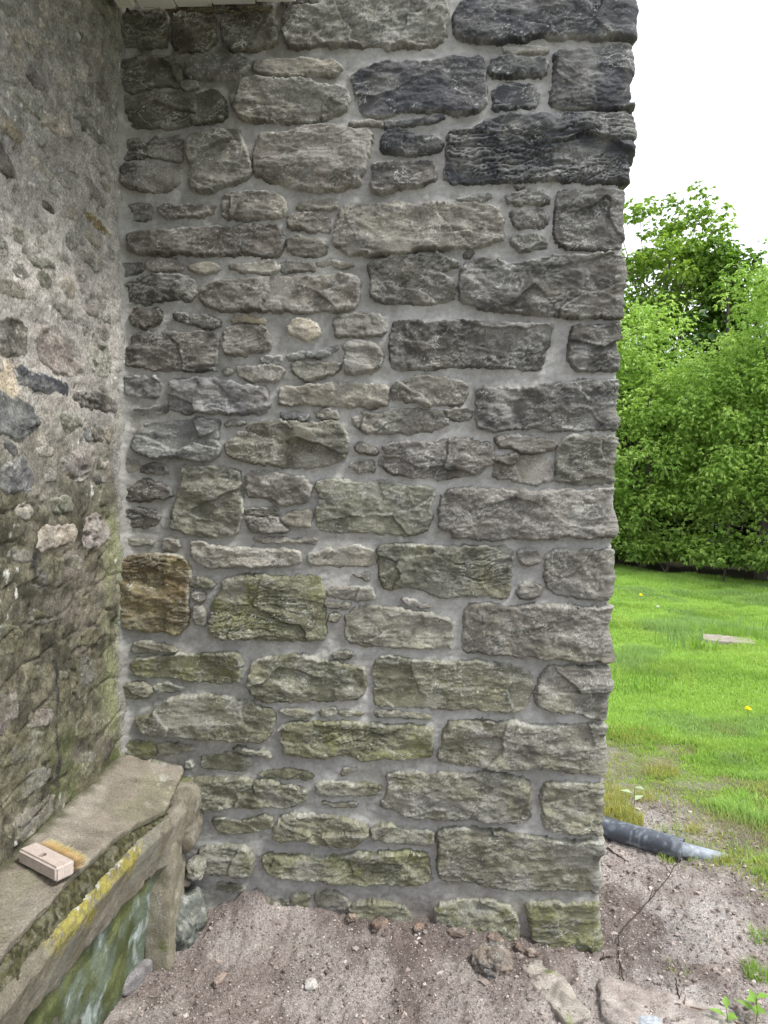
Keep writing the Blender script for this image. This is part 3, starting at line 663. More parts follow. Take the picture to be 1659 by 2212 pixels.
c = lerp(c, (.245,.240,.225), ss(.06, .012, X+.02*fbm(X*8, Z*6, 52, 3))*.85)
c = lerp(c, (.62,.62,.58), ss(.9, .93, vn(X*70, Z*45, 53))*ss(.1, .3, fbm(X*4, Z*4, 54, 2))*.8)
c = c*(1-.5*np.clip(ck+pit*.5, 0, 1)*.3)[..., None]
Q = grid_faces(len(ts), len(tz))[:, ::-1]
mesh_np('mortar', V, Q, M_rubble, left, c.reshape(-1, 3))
for i, line in enumerate(LEFT.strip().split('\n')):
    t, k, *pts = line.split(); f, ox, oy = LT[t]
    P = np.array([(lambda w: (-w[1], w[2]))(at(ox+f*float(a), oy+f*float(b), 0, LW)) for a, b in (p.split(',') for p in pts)])
    if P[:, 0].max() > 1.5: P[:, 0] = np.clip(P[:, 0], None, 1.5)
    lowz = P[:, 1].mean() < 1.3
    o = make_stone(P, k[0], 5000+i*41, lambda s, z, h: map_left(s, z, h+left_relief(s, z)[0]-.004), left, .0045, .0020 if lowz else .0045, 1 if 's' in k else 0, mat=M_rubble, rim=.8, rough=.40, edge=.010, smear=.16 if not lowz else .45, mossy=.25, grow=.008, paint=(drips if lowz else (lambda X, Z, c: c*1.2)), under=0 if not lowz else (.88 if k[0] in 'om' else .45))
taken = []
for line in LEFT.strip().split('\n'):
    t, k, *pts = line.split(); f, ox, oy = LT[t]
    P = np.array([(lambda w: (-w[1], w[2]))(at(ox+f*float(a), oy+f*float(b), 0, LW)) for a, b in (p.split(',') for p in pts)])
    taken.append((P[:, 0].min(), P[:, 0].max(), P[:, 1].min(), P[:, 1].max()))
nf = 0
for j in range(2600):                                   # the many smaller stones half drowned in mortar between the traced ones
    if nf >= 105: break
    cx = random.uniform(.03, .98); cz = random.uniform(1.45, 3.1); w = random.uniform(.028, .085); hh = random.uniform(.016, .034)
    b = (cx-w, cx+w, cz-hh, cz+hh)
    if any(b[0] < q[1]+.006 and b[1] > q[0]-.006 and b[2] < q[3]+.006 and b[3] > q[2]-.006 for q in taken): continue
    taken.append(b); nf += 1; u = lambda: random.uniform(.55, 1.1)
    P = np.array([(cx-w*u(), cz-hh*.7), (cx-w*.2, cz-hh*u()), (cx+w*.6, cz-hh*u()), (cx+w*u(), cz-hh*.1), (cx+w*.8, cz+hh*u()), (cx, cz+hh*u()), (cx-w*.8, cz+hh*u())])
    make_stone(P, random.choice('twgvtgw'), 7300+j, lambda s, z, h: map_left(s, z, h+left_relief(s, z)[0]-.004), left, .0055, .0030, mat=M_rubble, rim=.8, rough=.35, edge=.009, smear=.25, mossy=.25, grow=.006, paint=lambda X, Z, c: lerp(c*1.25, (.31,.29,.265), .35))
for j in range(46):                                     # the same masonry nearer than the picture's left border
    cx = random.uniform(.95, 1.6); cz = random.uniform(.6, 3.4); w = random.uniform(.05, .13); hh = random.uniform(.03, .07)
    P = np.array([(cx-w, cz-hh*.6), (cx, cz-hh), (cx+w, cz-hh*.5), (cx+w*.9, cz+hh*.7), (cx, cz+hh), (cx-w*.9, cz+hh*.6)])
    make_stone(P, random.choice('twgvb') if cz > 1.4 else random.choice('ogm'), 7000+j, lambda s, z, h: map_left(s, z, h), left, .010, .010, mat=M_rubble, edge=.02, smear=.3)
box('core', (-1.40, -1.72, -.35), (LW-.03, -.004, 3.55), M_mortar, left, (.25,.23,.2))
for e in (front, left):                                  # parts were made in world space; keep them there under their empties
    for ch in e.children: ch.location = Vector(ch.location)-e.location

# ------------------------------------------------------------------ ROOF SOFFIT over the inner corner
roof = tag(empty('porch_roof', (-.7, -.5, 3.03)), 'white painted board soffit of a roof overhanging the inner corner at the top', 'roof')
zs = at(340, 17, 1, -.03)[2]
xs_ = [at(x, 15, 1, -.03)[0] for x in (303, 381, 458, 552, 640)]
for i, (a, b) in enumerate(zip(xs_[:-1], xs_[1:])):
    box('plank', (a+.002, -1.2, zs+.0055*i), (b-.002, -.022, zs+.0055*i+.018), M_plank, roof, (.74,.75,.72), .002)
a = at(262, 10, 1, -.03)[0]
box('trim', (a+.004, -1.2, zs-.016), (xs_[0]-.006, -.06, zs+.012), M_plank, roof, (.70,.71,.66), .002)
box('roof_deck', (LW-.02, -1.25, zs+.062), (xs_[-1]+.01, -.05, zs+.12), M_bark, roof, (.06,.055,.05))
for ch in roof.children: ch.location = Vector(ch.location)-roof.location
B = Batch()
for k in range(46):
    p = at(random.uniform(335, 600), random.uniform(14, 26), 1, -.035); a = random.uniform(-.5, pi+.5); L = random.uniform(.02, .07)
    q = p+np.array([cos(a)*L, random.uniform(-.02, .0), -abs(sin(a))*L*.5]); m_ = (p+q)/2+np.array([0, 0, random.uniform(-.004, .008)])
    V, Q = tube_arrays([p, m_, q], .0008, 4); B.add(V, Q, (.30,.24,.13) if k % 3 else (.20,.15,.08))
tag(B.build('straw', M_fibre), 'wisps of dry straw caught under the white soffit boards', 'straw', kind='stuff')

# ------------------------------------------------------------------ LEDGE at the foot of the rubble wall
ledge = tag(empty('stone_ledge', (-.9, -.6, -.1)), 'worn stone ledge with a yellow lichen edge running along the foot of the left wall', 'ledge')
YS = np.array([.02, -.12, -.23, -.39, -.53, -.74, -1.1, -1.62])
XO = np.array([-.800, -.790, -.785, -.815, -.823, -.83, -.835, -.85]); ZO = np.array([.490, .468, .450, .480, .502, .518, .520, .520])
YL = np.array([.0, -.15, -.25, -.43, -.68, -.9, -1.2, -1.62])
XL = np.array([-.755, -.765, -.775, -.790, -.800, -.812, -.82, -.83]); ZLp = np.array([.425, .425, .425, .445, .455, .46, .46, .46])
XB = np.array([-.765, -.780, -.800, -.822, -.852, -.862, -.87, -.88]); XG = np.array([-.865, -.87, -.885, -.905, -.93, -.94, -.95, -.96])
fi = lambda y, A, Bv: np.interp(-y, -A, Bv)
def loft(name, y0, y1, rows, colf, mat, nseg, dy=.006, amp=.003, seed=0, ragged=None, cap=True, fc=.45):
    """rows: functions of y giving (x, z); nseg: subdivisions between successive rows"""
    ys = np.arange(y0, y1, -dy); P = []; R = []
    for i in range(len(rows)-1):
        (xa, za), (xb, zb) = rows[i](ys), rows[i+1](ys)
        for k in range(nseg[i]):
            t = k/nseg[i]; P.append(np.stack([xa*(1-t)+xb*t, ys, za*(1-t)+zb*t], -1)); R.append(i+t)
    xa, za = rows[-1](ys); P.append(np.stack([xa+0*ys, ys, za+0*ys], -1)); R.append(len(rows)-1)
    P = np.array(P); R = np.array(R)
    du = np.gradient(P, axis=0); dv = np.gradient(P, axis=1); n = np.cross(du, dv); n /= np.linalg.norm(n, axis=-1)[..., None]+1e-9
    arc = np.cumsum(np.linalg.norm(du, axis=-1), 0)
    U = arc; Yv = P[..., 1]
    hh = amp*(fbm(U*22, Yv*30, seed, 4)+fc*facets(U, Yv, seed+3, .06, 1.0, 0, 1.3)+.5*fbm(U*90, Yv*90, seed+5, 3))
    if n[len(n)//2].mean(0)[0] < 0 or n.mean((0, 1))[2] < -0.5: n = -n
    P = P+n*hh[..., None]
    if ragged is not None: P = ragged(P, R)
    C = colf(P, R[:, None]+0*U)
    Q = grid_faces(len(ys), len(P))
    if cap:
        V = P.reshape(-1, 3); 
    o = mesh_np(name, P.reshape(-1, 3), Q, mat, ledge, C.reshape(-1, 3))
    return o
rag = lambda y, s, a: a*(fbm(y*14, y*0+.3, s, 4)+.5*facets(y*1.0, y*0, s+1, .05, 1, 0, 1))
def col_top(P, R):
    x, y, z = P[..., 0], P[..., 1], P[..., 2]
    c = lerp((.245,.215,.172), (.325,.292,.245), ss(-.5, .5, fbm(x*9, y*7, 61, 5)))
    c = lerp(c, (.22,.21,.135), ss(.1, .6, fbm(x*6, y*6, 62, 3))*.5)
    w = ss(.74, .82, vn(x*75, y*60, 63))*ss(-.75, -.25, -np.abs(y+.22)*2.2+.3*fbm(x*12, y*12, 64, 3)-.1)
    w = np.maximum(w*.0, ss(.42, .64, fbm(x*24, y*24, 65, 3))*ss(-.34, -.16, y)*ss(-.95, -.86, x))
    c = lerp(c, (.48,.47,.42), w*.55)
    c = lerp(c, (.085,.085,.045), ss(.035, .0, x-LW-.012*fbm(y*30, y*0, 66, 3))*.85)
    return lerp(c, (.14,.135,.09), ss(1.0, 1.6, R)*.7)
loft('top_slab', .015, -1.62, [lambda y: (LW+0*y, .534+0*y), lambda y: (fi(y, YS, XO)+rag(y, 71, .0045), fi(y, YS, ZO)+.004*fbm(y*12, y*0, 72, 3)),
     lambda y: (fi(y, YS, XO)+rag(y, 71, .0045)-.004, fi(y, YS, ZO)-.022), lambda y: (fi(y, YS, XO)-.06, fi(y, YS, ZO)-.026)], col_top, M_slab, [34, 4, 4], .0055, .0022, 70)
def col_moss(P, R):
    x, y, z = P[..., 0], P[..., 1], P[..., 2]
    c = lerp((.045,.043,.020), (.095,.090,.045), ss(-.3, .4, fbm(z*110, y*100, 81, 3)))
    c = lerp(c, (.20,.19,.14), ss(.15, .5, fbm(z*70, y*62, 82, 4))*.55)
    return c
loft('mossy_joint', -.20, -1.62, [lambda y: (fi(y, YS, XO)-.020, fi(y, YS, ZO)-.012), lambda y: (fi(y, YL, XL)-.020, fi(y, YS, ZO)-.028), lambda y: (fi(y, YL, XL)-.004, fi(y, YL, ZLp)-.006), lambda y: (fi(y, YL, XL)-.03, fi(y, YL, ZLp)-.04)],
     col_moss, M_slab, [9, 10, 3], .004, .006, 80, fc=.1)
def col_face(P, R):
    x, y, z = P[..., 0], P[..., 1], P[..., 2]
    c = lerp((.215,.195,.150), (.285,.262,.210), ss(-.5, .5, fbm(z*9, y*9, 91, 5)))
    c = lerp(c, (.165,.14,.095), ss(.15, .6, fbm(z*13, y*20, 92, 4))*.5)
    c = lerp(c, (.26,.26,.22), ss(.2, .7, fbm(z*5, y*5, 93, 3))*.4)
    band = ss(2.25, 1.9, R+.3*fbm(y*18, z*18, 94, 3)-.15*ss(-.5, -.8, y))*ss(-.40, -.47, y)*ss(-.95, -.86, y+.03*fbm(z*40, y*40, 88, 2))*ss(-.08, .12, R-.1)
    ye = lerp((.36,.315,.075), (.60,.59,.52), ss(.0, .35, fbm(y*60, z*75, 95, 3)-1.1*(R-.75)))
    ye = lerp(ye, (.16,.15,.06), ss(.1, .5, fbm(y*95, z*110, 96, 3))*.7)
    return lerp(c, ye, band*.9*ss(-.75, -.2, fbm(y*45, z*45, 99, 3)))
loft('front_slab', -.02, -1.62, [lambda y: (fi(y, YL, XL)-.03, fi(y, YL, ZLp)-.008), lambda y: (fi(y, YL, XL)+rag(y, 97, .003), fi(y, YL, ZLp)), lambda y: (fi(y, YL, XL)+.012, fi(y, YL, ZLp)-.030),
     lambda y: (fi(y, YL, XB)+.006, .275+rag(y, 98, .012)), lambda y: (fi(y, YL, XB)-.008, .268+rag(y, 98, .012)), lambda y: (fi(y, YL, XB)-.06, .272+0*y)], col_face, M_slab, [3, 6, 26, 2, 4], .0055, .0022, 90)
def col_green(P, R):
    x, y, z = P[..., 0], P[..., 1], P[..., 2]
    c = lerp((.060,.075,.024), (.130,.148,.055), ss(-.5, .5, fbm(z*9, y*8, 101, 5)))
    q = (y+.15)*.8+(z-.05)*.5
    bl = ss(.05, .55, fbm(z*7, y*8, 102, 4)+.55*ss(.16, -.02, np.abs(q))-.1)
    c = lerp(c, (.165,.205,.170), bl*.6); c = lerp(c, (.40,.46,.44), ss(.25, .6, fbm(z*14, y*34+z*10, 103, 4)*bl)*.7)
    return c
loft('lower_block', -.13, -1.62, [lambda y: (fi(y, YL, XB)-.018, .285+0*y), lambda y: (fi(y, YL, XB)-.022, .245+0*y), lambda y: (fi(y, YL, XB)-.034, .236+0*y), lambda y: (fi(y, YL, XG), -.16+0*y)], col_green, M_green, [4, 3, 40], .0065, .0028, 100)
box('core', (LW-.02, -1.60, -.2), (-.90, .03, .44), M_slab, ledge, (.12,.11,.09))
# generic lump of rock: superellipsoid with broken faces
def rock(name, c, half, mat, colf, parent=None, seed=0, sub=5, amp=.012, pw=3.2, rz=0.0, flat=0, tilt=(0, 0)):
    bm = bmesh.new(); bmesh.ops.create_cube(bm, size=2); bmesh.ops.subdivide_edges(bm, edges=bm.edges[:], cuts=2**sub-1, use_grid_fill=True)
    V = np.array([v.co[:] for v in bm.verts]); F = np.array([[v.index for v in f.verts] for f in bm.faces]); bm.free()
    n = V/(np.sum(np.abs(V)**pw, 1)**(1/pw))[:, None]
    nn = n/np.linalg.norm(n, axis=1)[:, None]
    p = n*np.array(half)
    s = max(half)
    U = p[:, 0]+.7*p[:, 2]; Wd = p[:, 1]-.6*p[:, 2]
    W3 = np.abs(nn)**3; W3 /= W3.sum(1)[:, None]
    T = lambda f: W3[:, 0]*f(p[:, 1], p[:, 2])+W3[:, 1]*f(p[:, 0], p[:, 2]+9)+W3[:, 2]*f(p[:, 0]+5, p[:, 1])
    d = amp*(T(lambda a, b: facets(a, b, seed+1, s*.5, 1, 0, 1.2))*.7+T(lambda a, b: fbm(a*2/s, b*2/s, seed+2, 4))+.35*T(lambda a, b: fbm(a*8/s, b*8/s, seed+3, 3)))
    p = p+nn*d[:, None]
    R = np.array(Matrix.Rotation(rz, 3, 'Z') @ Matrix.Rotation(tilt[0], 3, 'X') @ Matrix.Rotation(tilt[1], 3, 'Y'))
    w = p@R.T+np.array(c)
    return mesh_np(name, w, F, mat, parent, colf(w, nn, seed))
def rcol(a, b, moss=0, crust=.3, mossc=(.15,.17,.06)):
    def f(w, n, s):
        W3 = np.abs(n)**4; W3 /= W3.sum(1)[:, None]
        T = lambda k, q, o: W3[:, 0]*fbm(w[:, 1]*k, w[:, 2]*k, q, o)+W3[:, 1]*fbm(w[:, 0]*k, w[:, 2]*k+7, q, o)+W3[:, 2]*fbm(w[:, 0]*k+3, w[:, 1]*k, q, o)
        c = lerp(a, b, ss(-.5, .5, T(22, s+11, 4)))
        c = lerp(c, mossc, ss(.7, 1.1, moss+.5*T(14, s+12, 3)+.3))
        return lerp(c, (.44,.43,.40), ss(.25, .7, T(32, s+13, 4))*crust)
    return f
rock('end_block', (-.845, -.045, .345), (.112, .075, .115), M_slab, rcol((.19,.17,.125), (.26,.235,.185), .2, .3), ledge, 201, 5, .007, 4.5)
rock('end_cap', (-.822, -.130, .125), (.050, .080, .270), M_slab, rcol((.22,.20,.145), (.28,.255,.195), .2, .3), ledge, 202, 5, .006, 7)
rock('foundation_stone', (-.775, -.070, .000), (.058, .072, .100), M_stone, rcol((.085,.092,.085), (.17,.18,.155), .2, .45), ledge, 203, 5, .012, 3.4)
rock('filler_stone', (-.742, -.045, .165), (.028, .040, .030), M_stone, rcol((.17,.17,.13), (.25,.24,.20), .2, .5), ledge, 205, 4, .006, 3)
rock('filler_stone', (-.80, -.05, .130), (.040, .040, .024), M_stone, rcol((.10,.085,.07), (.17,.15,.12), .2, .3), ledge, 206, 4, .008, 2.6)
rock('slate_shard', tuple(at(316, 2085, 2, -.075)), (.022, .13, .028), M_stone, rcol((.15,.14,.14), (.21,.20,.20), 0, .1), ledge, 204, 4, .005, 4, rz=radians(-14))
for ch in ledge.children: ch.location = Vector(ch.location)-ledge.location

# ------------------------------------------------------------------ GROUND
def zbase(x): return np.interp(x, [-1.1, -.86, -.76, -.66, -.55, -.42, -.23, .16, .39, .62, .9, 3], [-.09, -.075, -.03, .050, .078, .04, -.005, -.015, -.05, -.085, -.10, -.10])
def gbase(x, y):
    x = np.asarray(x, float); y = np.asarray(y, float)
    fall = np.exp(-np.clip(-y, 0, 9)/.17)*(y < .5)
    z = -.10+(zbase(x)+.10)*np.where(y > 0, ss(.3, 0, y), fall)
    return z-.02*ss(.3, 1.4, np.hypot(x-.2, y+.6))*0+.014*fbm(x*1.7, y*1.7, 301, 3)*ss(-.9, -.7, x)
def lawn(x, y):
    """1 on the lawn, 0 on bare soil"""
    xb = np.interp(y, [-3, -.6, .49, 1.2, 1.75, 2.4, 4], [2.1, 1.9, 1.36, 1.20, 1.02, .75, .4])
    return ss(-.26, .60, x-xb+.22*fbm(x*2.6, y*2.6, 305, 4))
def gsurf(x, y, rough=True):
    z = gbase(x, y); L = lawn(x, y)
    if rough:
        cl = .010*fbm(x*11, y*11, 302, 4)+facets(x, y, 306, .045, .0035, .10, 1.2)+.0055*fbm(x*42, y*42, 303, 3)+.0028*fbm(x*120, y*120, 304, 2)
        z = z+cl*(1-.7*L)*ss(9, 3, np.hypot(x, y))+.03*L*fbm(x*1.3, y*1.3, 307, 3)
    return z
gx = np.concatenate([-np.geomspace(300, 1.3, 26), np.arange(-1.15, -.95, .03), np.arange(-.95, 1.75, .0068), np.arange(1.75, 4.6, .04), np.geomspace(4.7, 300, 34)])
gy = np.concatenate([-np.geomspace(60, .95, 18), np.arange(-.90, -.62, .02), np.arange(-.62, .62, .0068), np.arange(.62, 2.4, .018), np.arange(2.4, 12, .10), np.geomspace(12.2, 400, 26)])
X, Y = np.meshgrid(gx, gy); Zg = gsurf(X, Y)
L = lawn(X, Y)
c = lerp((.275,.232,.212), (.415,.368,.342), ss(-.5, .5, fbm(X*7, Y*7, 311, 5)))
damp = ss(-.12, .32, fbm(X*2.6, Y*3.4, 312, 4)+.35*ss(-.28, -.02, Y)*ss(.8, .4, X)-.12); c = lerp(c, (.150,.118,.105), damp*.75)
c = lerp(c, (.44,.415,.40), ss(.2, .6, fbm(X*4, Y*4, 313, 4))*ss(.5, .9, X)*.6)
pq = at(672, 2052, 2, -.05)
c = lerp(c, (.40,.36,.33), ss(.10, .05, np.hypot((X-pq[0])*.9, Y-pq[1])+.02*fbm(X*20, Y*20, 316, 3))*.6)
gcol = lerp((.110,.150,.035), (.160,.220,.045), ss(-.4, .4, fbm(X*6, Y*6, 314, 4)))
gcol = lerp(gcol, (.18,.155,.075), ss(.1, .5, fbm(X*2.2, Y*2.2, 315, 4))*ss(3.2, 1.2, Y)*.8)
far = ss(9.7, 10.9, Y+.98*(X-4.9)*.9+.3)             # ground under the trees, their shade painted as a dark colour
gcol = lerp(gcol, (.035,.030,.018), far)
c = lerp(c, gcol, L)
ground = tag(mesh_np('ground', np.stack([X, Y, Zg], -1).reshape(-1, 3), grid_faces(len(gx), len(gy)), M_soil, None, c.reshape(-1, 3)), kind='structure')

# pebbles and clods lying on the soil
octv = np.array([(1,0,0),(-1,0,0),(0,1,0),(0,-1,0),(0,0,1),(0,0,-1)], float); octf = np.array([(0,2,4),(2,1,4),(1,3,4),(3,0,4),(2,0,5),(1,2,5),(3,1,5),(0,3,5)])
bm = bmesh.new(); bmesh.ops.create_icosphere(bm, subdivisions=2, radius=1); icv = np.array([v.co[:] for v in bm.verts]); icf = np.array([[v.index for v in f.verts] for f in bm.faces]); bm.free()
bm = bmesh.new(); bmesh.ops.create_icosphere(bm, subdivisions=1, radius=1); i1v = np.array([v.co[:] for v in bm.verts]); i1f = np.array([[v.index for v in f.verts] for f in bm.faces]); bm.free()
def scatter(n, base, faces, smin, smax, cols, seed, region, pw=2.5, lawnmax=.5):
    r = np.random.default_rng(seed)
    x = r.uniform(region[0], region[1], n*2); y = r.uniform(region[2], region[3], n*2)
    ok = (lawn(x, y) < lawnmax) & ~((y > -.012) & (x < EDGE+.02)) & (x > -.86+.0*y) & (vn(x*5, y*5, seed)+.6*r.random(n*2) > .55); x = x[ok][:n]; y = y[ok][:n]; n = len(x)
    s = smin*(smax/smin)**(r.random(n)**pw)
    k = len(base); B_ = base[None]*(1+.35*r.normal(size=(n, k, 3)))
    B_ = B_*s[:, None, None]*np.stack([r.uniform(.7, 1.4, n), r.uniform(.7, 1.3, n), r.uniform(.5, .9, n)], -1)[:, None, :]
    a = r.uniform(0, 6.28, n); ca, sa = np.cos(a)[:, None], np.sin(a)[:, None]
    bx = B_[..., 0]*ca-B_[..., 1]*sa; by = B_[..., 0]*sa+B_[..., 1]*ca
    z = gsurf(x, y)+s*.25
    V = np.stack([bx+x[:, None], by+y[:, None], B_[..., 2]+z[:, None]], -1).reshape(-1, 3)
    F = (faces[None]+(np.arange(n)*k)[:, None, None]).reshape(-1, 3)
    cc = np.array(cols)[r.integers(0, len(cols), n)]*(.75+.5*r.random(n))[:, None]
    return V, F, np.repeat(cc, k, 0)
PC = [(.36,.31,.285), (.31,.26,.235), (.42,.38,.35), (.24,.195,.175), (.34,.275,.245), (.29,.255,.235)]
V, F, C = scatter(36000, octv, octf, .0014, .0042, PC+[(.12,.09,.075)]*3, 401, (-.9, 1.9, -.6, 1.6))
tag(mesh_np('gravel', V, F, M_pebble, None, C, False), 'fine gravel and crumbs scattered over the bare soil', 'gravel', kind='stuff')
V, F, C = scatter(4200, i1v*.85, i1f, .0035, .013, PC+[(.17,.135,.12)]*5, 402, (-.9, 1.8, -.6, 1.3), 4.0)
tag(mesh_np('soil_clods', V, F, M_pebble, None, C, False), 'loose lumps of brown soil and small stones at the foot of the walls', 'soil', kind='stuff')

def onground(px, py, dz=0):
    p = at(px, py, 2, -.09)
    for _ in range(6): p = at(px, py, 2, float(gbase(p[0], p[1]))+dz)
    return p
def rock_at(name, px, py, half, colf, label, seed, rz=0, amp=.006, pw=2.8, sink=.3, tilt=(0, 0), cat='rock', mat=None, sub=4):
    p = onground(px, py); p[2] += half[2]*(1-2*sink)
    o = rock(name, p, half, mat or M_stone, colf, None, seed, sub, amp, pw, rz, tilt=tilt); return tag(o, label, cat)
rock_at('field_stone', 1062, 2085, (.062, .052, .05), rcol((.085,.080,.078), (.20,.165,.135), 0, .3), 'round dark rock with rusty patches half sunk in the soil', 501, .5, .013, 3.0, .42, sub=5)
rock_at('footing_stone', 1190, 2130, (.050, .160, .030), rcol((.24,.215,.185), (.33,.295,.26), .2, .15), 'long low footing stone with moss, running out below the wall corner', 502, .38, .012, 9, .84, sub=5)
rock_at('flat_slab', 1440, 2195, (.190, .095, .022), rcol((.24,.205,.185), (.35,.31,.285), 0, .12), 'flat brownish slab lying in the soil at the bottom right', 503, -.25, .014, 9, .60, (.05, .06), sub=5)
rock_at('clod_stone', 671, 2132, (.021, .018, .016), rcol((.36,.33,.30), (.42,.40,.37), 0, .1), 'small pale angular stone lying alone on the soil near the centre', 505, .3, .004, 2.4, .25)
rock_at('stone_chip', 476, 2122, (.011, .028, .012), rcol((.25,.19,.16), (.32,.25,.21), 0, .1), 'narrow reddish chip of stone standing out of the soil near the ledge', 506, -.35, .003, 4, .2)
rock_at('blue_stone', 1402, 2216, (.035, .02, .014), rcol((.30,.33,.38), (.38,.41,.45), 0, .1), 'small bluish flat stone at the bottom edge beside the brown slab', 507, .1, .002, 3, .2)
rock_at('base_rubble', 575, 1930, (.045, .022, .016), rcol((.09,.07,.065), (.16,.13,.12), 0, .15), 'dark reddish flat stone poking out of the soil at the wall foot', 508, .1, .004, 3, .3)
crumbs = [(820, 2000, 'crumb of brown stone at the wall foot, below the middle of the wall'), (905, 2008, 'crumb of brown stone at the wall foot, between two others left of the mossy stone'), (985, 2018, 'crumb of brown stone under the left end of the bottom mossy stone'),
          (1070, 2035, 'crumb of brown stone under the middle of the bottom mossy stone'), (1120, 2050, 'crumb of brown stone under the right end of the bottom mossy stone'), (760, 1985, 'leftmost crumb of brown stone along the foot of the main wall'), (1150, 2062, 'rightmost crumb of brown stone, against the bottom corner stone')]
for k, (px, py, lb) in enumerate(crumbs):
    rock_at('rubble_fragment', px, py, (random.uniform(.014, .03), random.uniform(.012, .02), random.uniform(.01, .016)), rcol((.12,.09,.075), (.24,.17,.13), 0, .2), lb, 510+k, random.random()*3, .004, 2.6, .2)['group'] = 'stone crumbs along the wall foot'

# ------------------------------------------------------------------ PIPE
pa = onground(1262, 1775, .050); pb = onground(1475, 1835, .042); pc = onground(1574, 1862, -.026)
pipe = tag(empty('drain_pipe', (pb[0], pb[1], -.09)), 'dark grey drain pipe with a pale end, running from behind the wall into the soil', 'pipe')
def pipe_mesh(name, a, b, r, ca, cb, thick=.004, n=40, m=60, ov=0):
    a = np.array(a); b = np.array(b); ax = (b-a)/np.linalg.norm(b-a); u = np.cross(ax, [0, 0, 1]); u /= np.linalg.norm(u); w = np.cross(u, ax)
    th = np.linspace(0, 2*pi, n+1)[:-1]; ring = lambda p, rr: p+rr*(np.cos(th)[:, None]*u+np.sin(th)[:, None]*w)
    R = [ring(a+(b-a)*t, r) for t in np.linspace(0, 1, m)]+[ring(b, r-thick), ring(b-ax*.1, r-thick)]
    V = np.array(R).reshape(-1, 3); Q = [(i*n+k, i*n+(k+1) % n, (i+1)*n+(k+1) % n, (i+1)*n+k) for i in range(len(R)-1) for k in range(n)]
    s = np.repeat(np.arange(len(R)), n)/m*4; t = np.tile(th, len(R))
    f = fbm(s*3, np.cos(t)*3+np.sin(t)*2, 601, 4); c = lerp(ca, cb, ss(.15, .6, f))
    c = lerp(c, (.36,.39,.43), ss(.25, .7, fbm(s*9, np.cos(t)*2.5+3, 602, 4))*.3)
    return mesh_np(name, V, np.array(Q), M_pipe, pipe, c)
pipe_mesh('outer_pipe', pa, pb, .045, (.060,.068,.085), (.13,.145,.17))
ax = (pb-pa)/np.linalg.norm(pb-pa)
pipe_mesh('inner_pipe', pb-ax*.05, pc+(pc-pb)*.3, .030, (.20,.225,.26), (.30,.33,.37))
for ch in pipe.children: ch.location = -pipe.location

# ------------------------------------------------------------------ TWIGS
def twig(name, pxs, r0, r1, lift, col, label, br=()):
    P = np.array([onground(a, b, l) for (a, b), l in zip(pxs, lift)])
    t = np.linspace(0, 1, len(P)); tt = np.linspace(0, 1, len(P)*6)
    P2 = np.stack([np.interp(tt, t, P[:, k]) for k in range(3)], -1); P2 += .0018*np.random.default_rng(5).normal(size=P2.shape)
    B = Batch(); V, Q = tube_arrays(P2, np.linspace(r0, r1, len(P2)), 7); B.add(V, Q, col)
    for i, d in br:
        V, Q = tube_arrays([P2[i], P2[i]+np.array(d)*.5+[0, 0, .003], P2[i]+np.array(d)], [r1*.8, r1*.6, r1*.3], 5); B.add(V, Q, col)
    return tag(B.build(name, M_bark), label, 'twig')
twig('long_twig', [(1474, 1845), (1446, 1891), (1390, 1961), (1351, 2000), (1338, 2020), (1337, 2073), (1348, 2129), (1364, 2182)], .0020, .0026, [.085, .06, .035, .02, .012, .008, .008, .012], (.055,.042,.032), 'long thin curved twig leaning from the pipe end across the soil', [(6, (-.03, .02, .03)), (12, (.02, .02, .03))])
twig('bare_stem', [(1458, 2168), (1500, 2176), (1544, 2187), (1600, 2214)], .0022, .0028, [.012, .010, .008, .006], (.15,.10,.07), 'thin bare stem lying on the soil above the flat slab', [(4, (.01, .02, .02))])
twig('upright_root', [(1471, 2176), (1466, 2150), (1460, 2112)], .003, .0018, [.004, .02, .03], (.045,.03,.022), 'short dark split root standing in the soil right of the wall', [(5, (.008, .0, .03)), (9, (-.01, 0, .02))])
twig('root_piece', [(1312, 1831), (1336, 1848), (1360, 1862)], .004, .002, [.006, .006, .002], (.06,.045,.035), 'short dark root on the soil just below the pipe')
twig('dark_stick', [(1298, 2072), (1310, 2066), (1324, 2066)], .003, .002, [.006, .008, .008], (.035,.028,.022), 'short black stick at the foot of the wall corner', [(5, (.0, .0, .02))])

# ------------------------------------------------------------------ BRUSH on the ledge
brush = empty('masonry_brush', (0, 0, 0)); tag(brush, 'pale wooden block brush with stiff yellow bristles resting on the stone ledge', 'brush')
zl = .527
A_ = at(39, 1868, 2, zl); B_ = at(121, 1912, 2, zl); D_ = at(152, 1893, 2, zl)
ux = (B_-A_); Lb = np.linalg.norm(ux); ux /= Lb; uy = np.array([-ux[1], ux[0], 0]);
if (D_-B_)@uy < 0: uy = -uy
Wb = .050; Hb = .036
MB_ = Matrix(((ux[0], uy[0], 0, A_[0]), (ux[1], uy[1], 0, A_[1]), (0, 0, 1, zl+.004), (0, 0, 0, 1)))
print('brush', Lb, A_, B_, D_)
bm = bmesh.new(); bmesh.ops.create_cube(bm, size=1)
for v in bm.verts: v.co = Vector(((v.co.x+.5)*Lb, (v.co.y+.5)*Wb, (v.co.z+.5)*Hb))
bmesh.ops.bevel(bm, geom=bm.edges[:], offset=.005, segments=3, affect='EDGES')
me = bpy.data.meshes.new('block'); bm.to_mesh(me); bm.free(); blk = bpy.data.objects.new('block', me); COL.objects.link(blk)
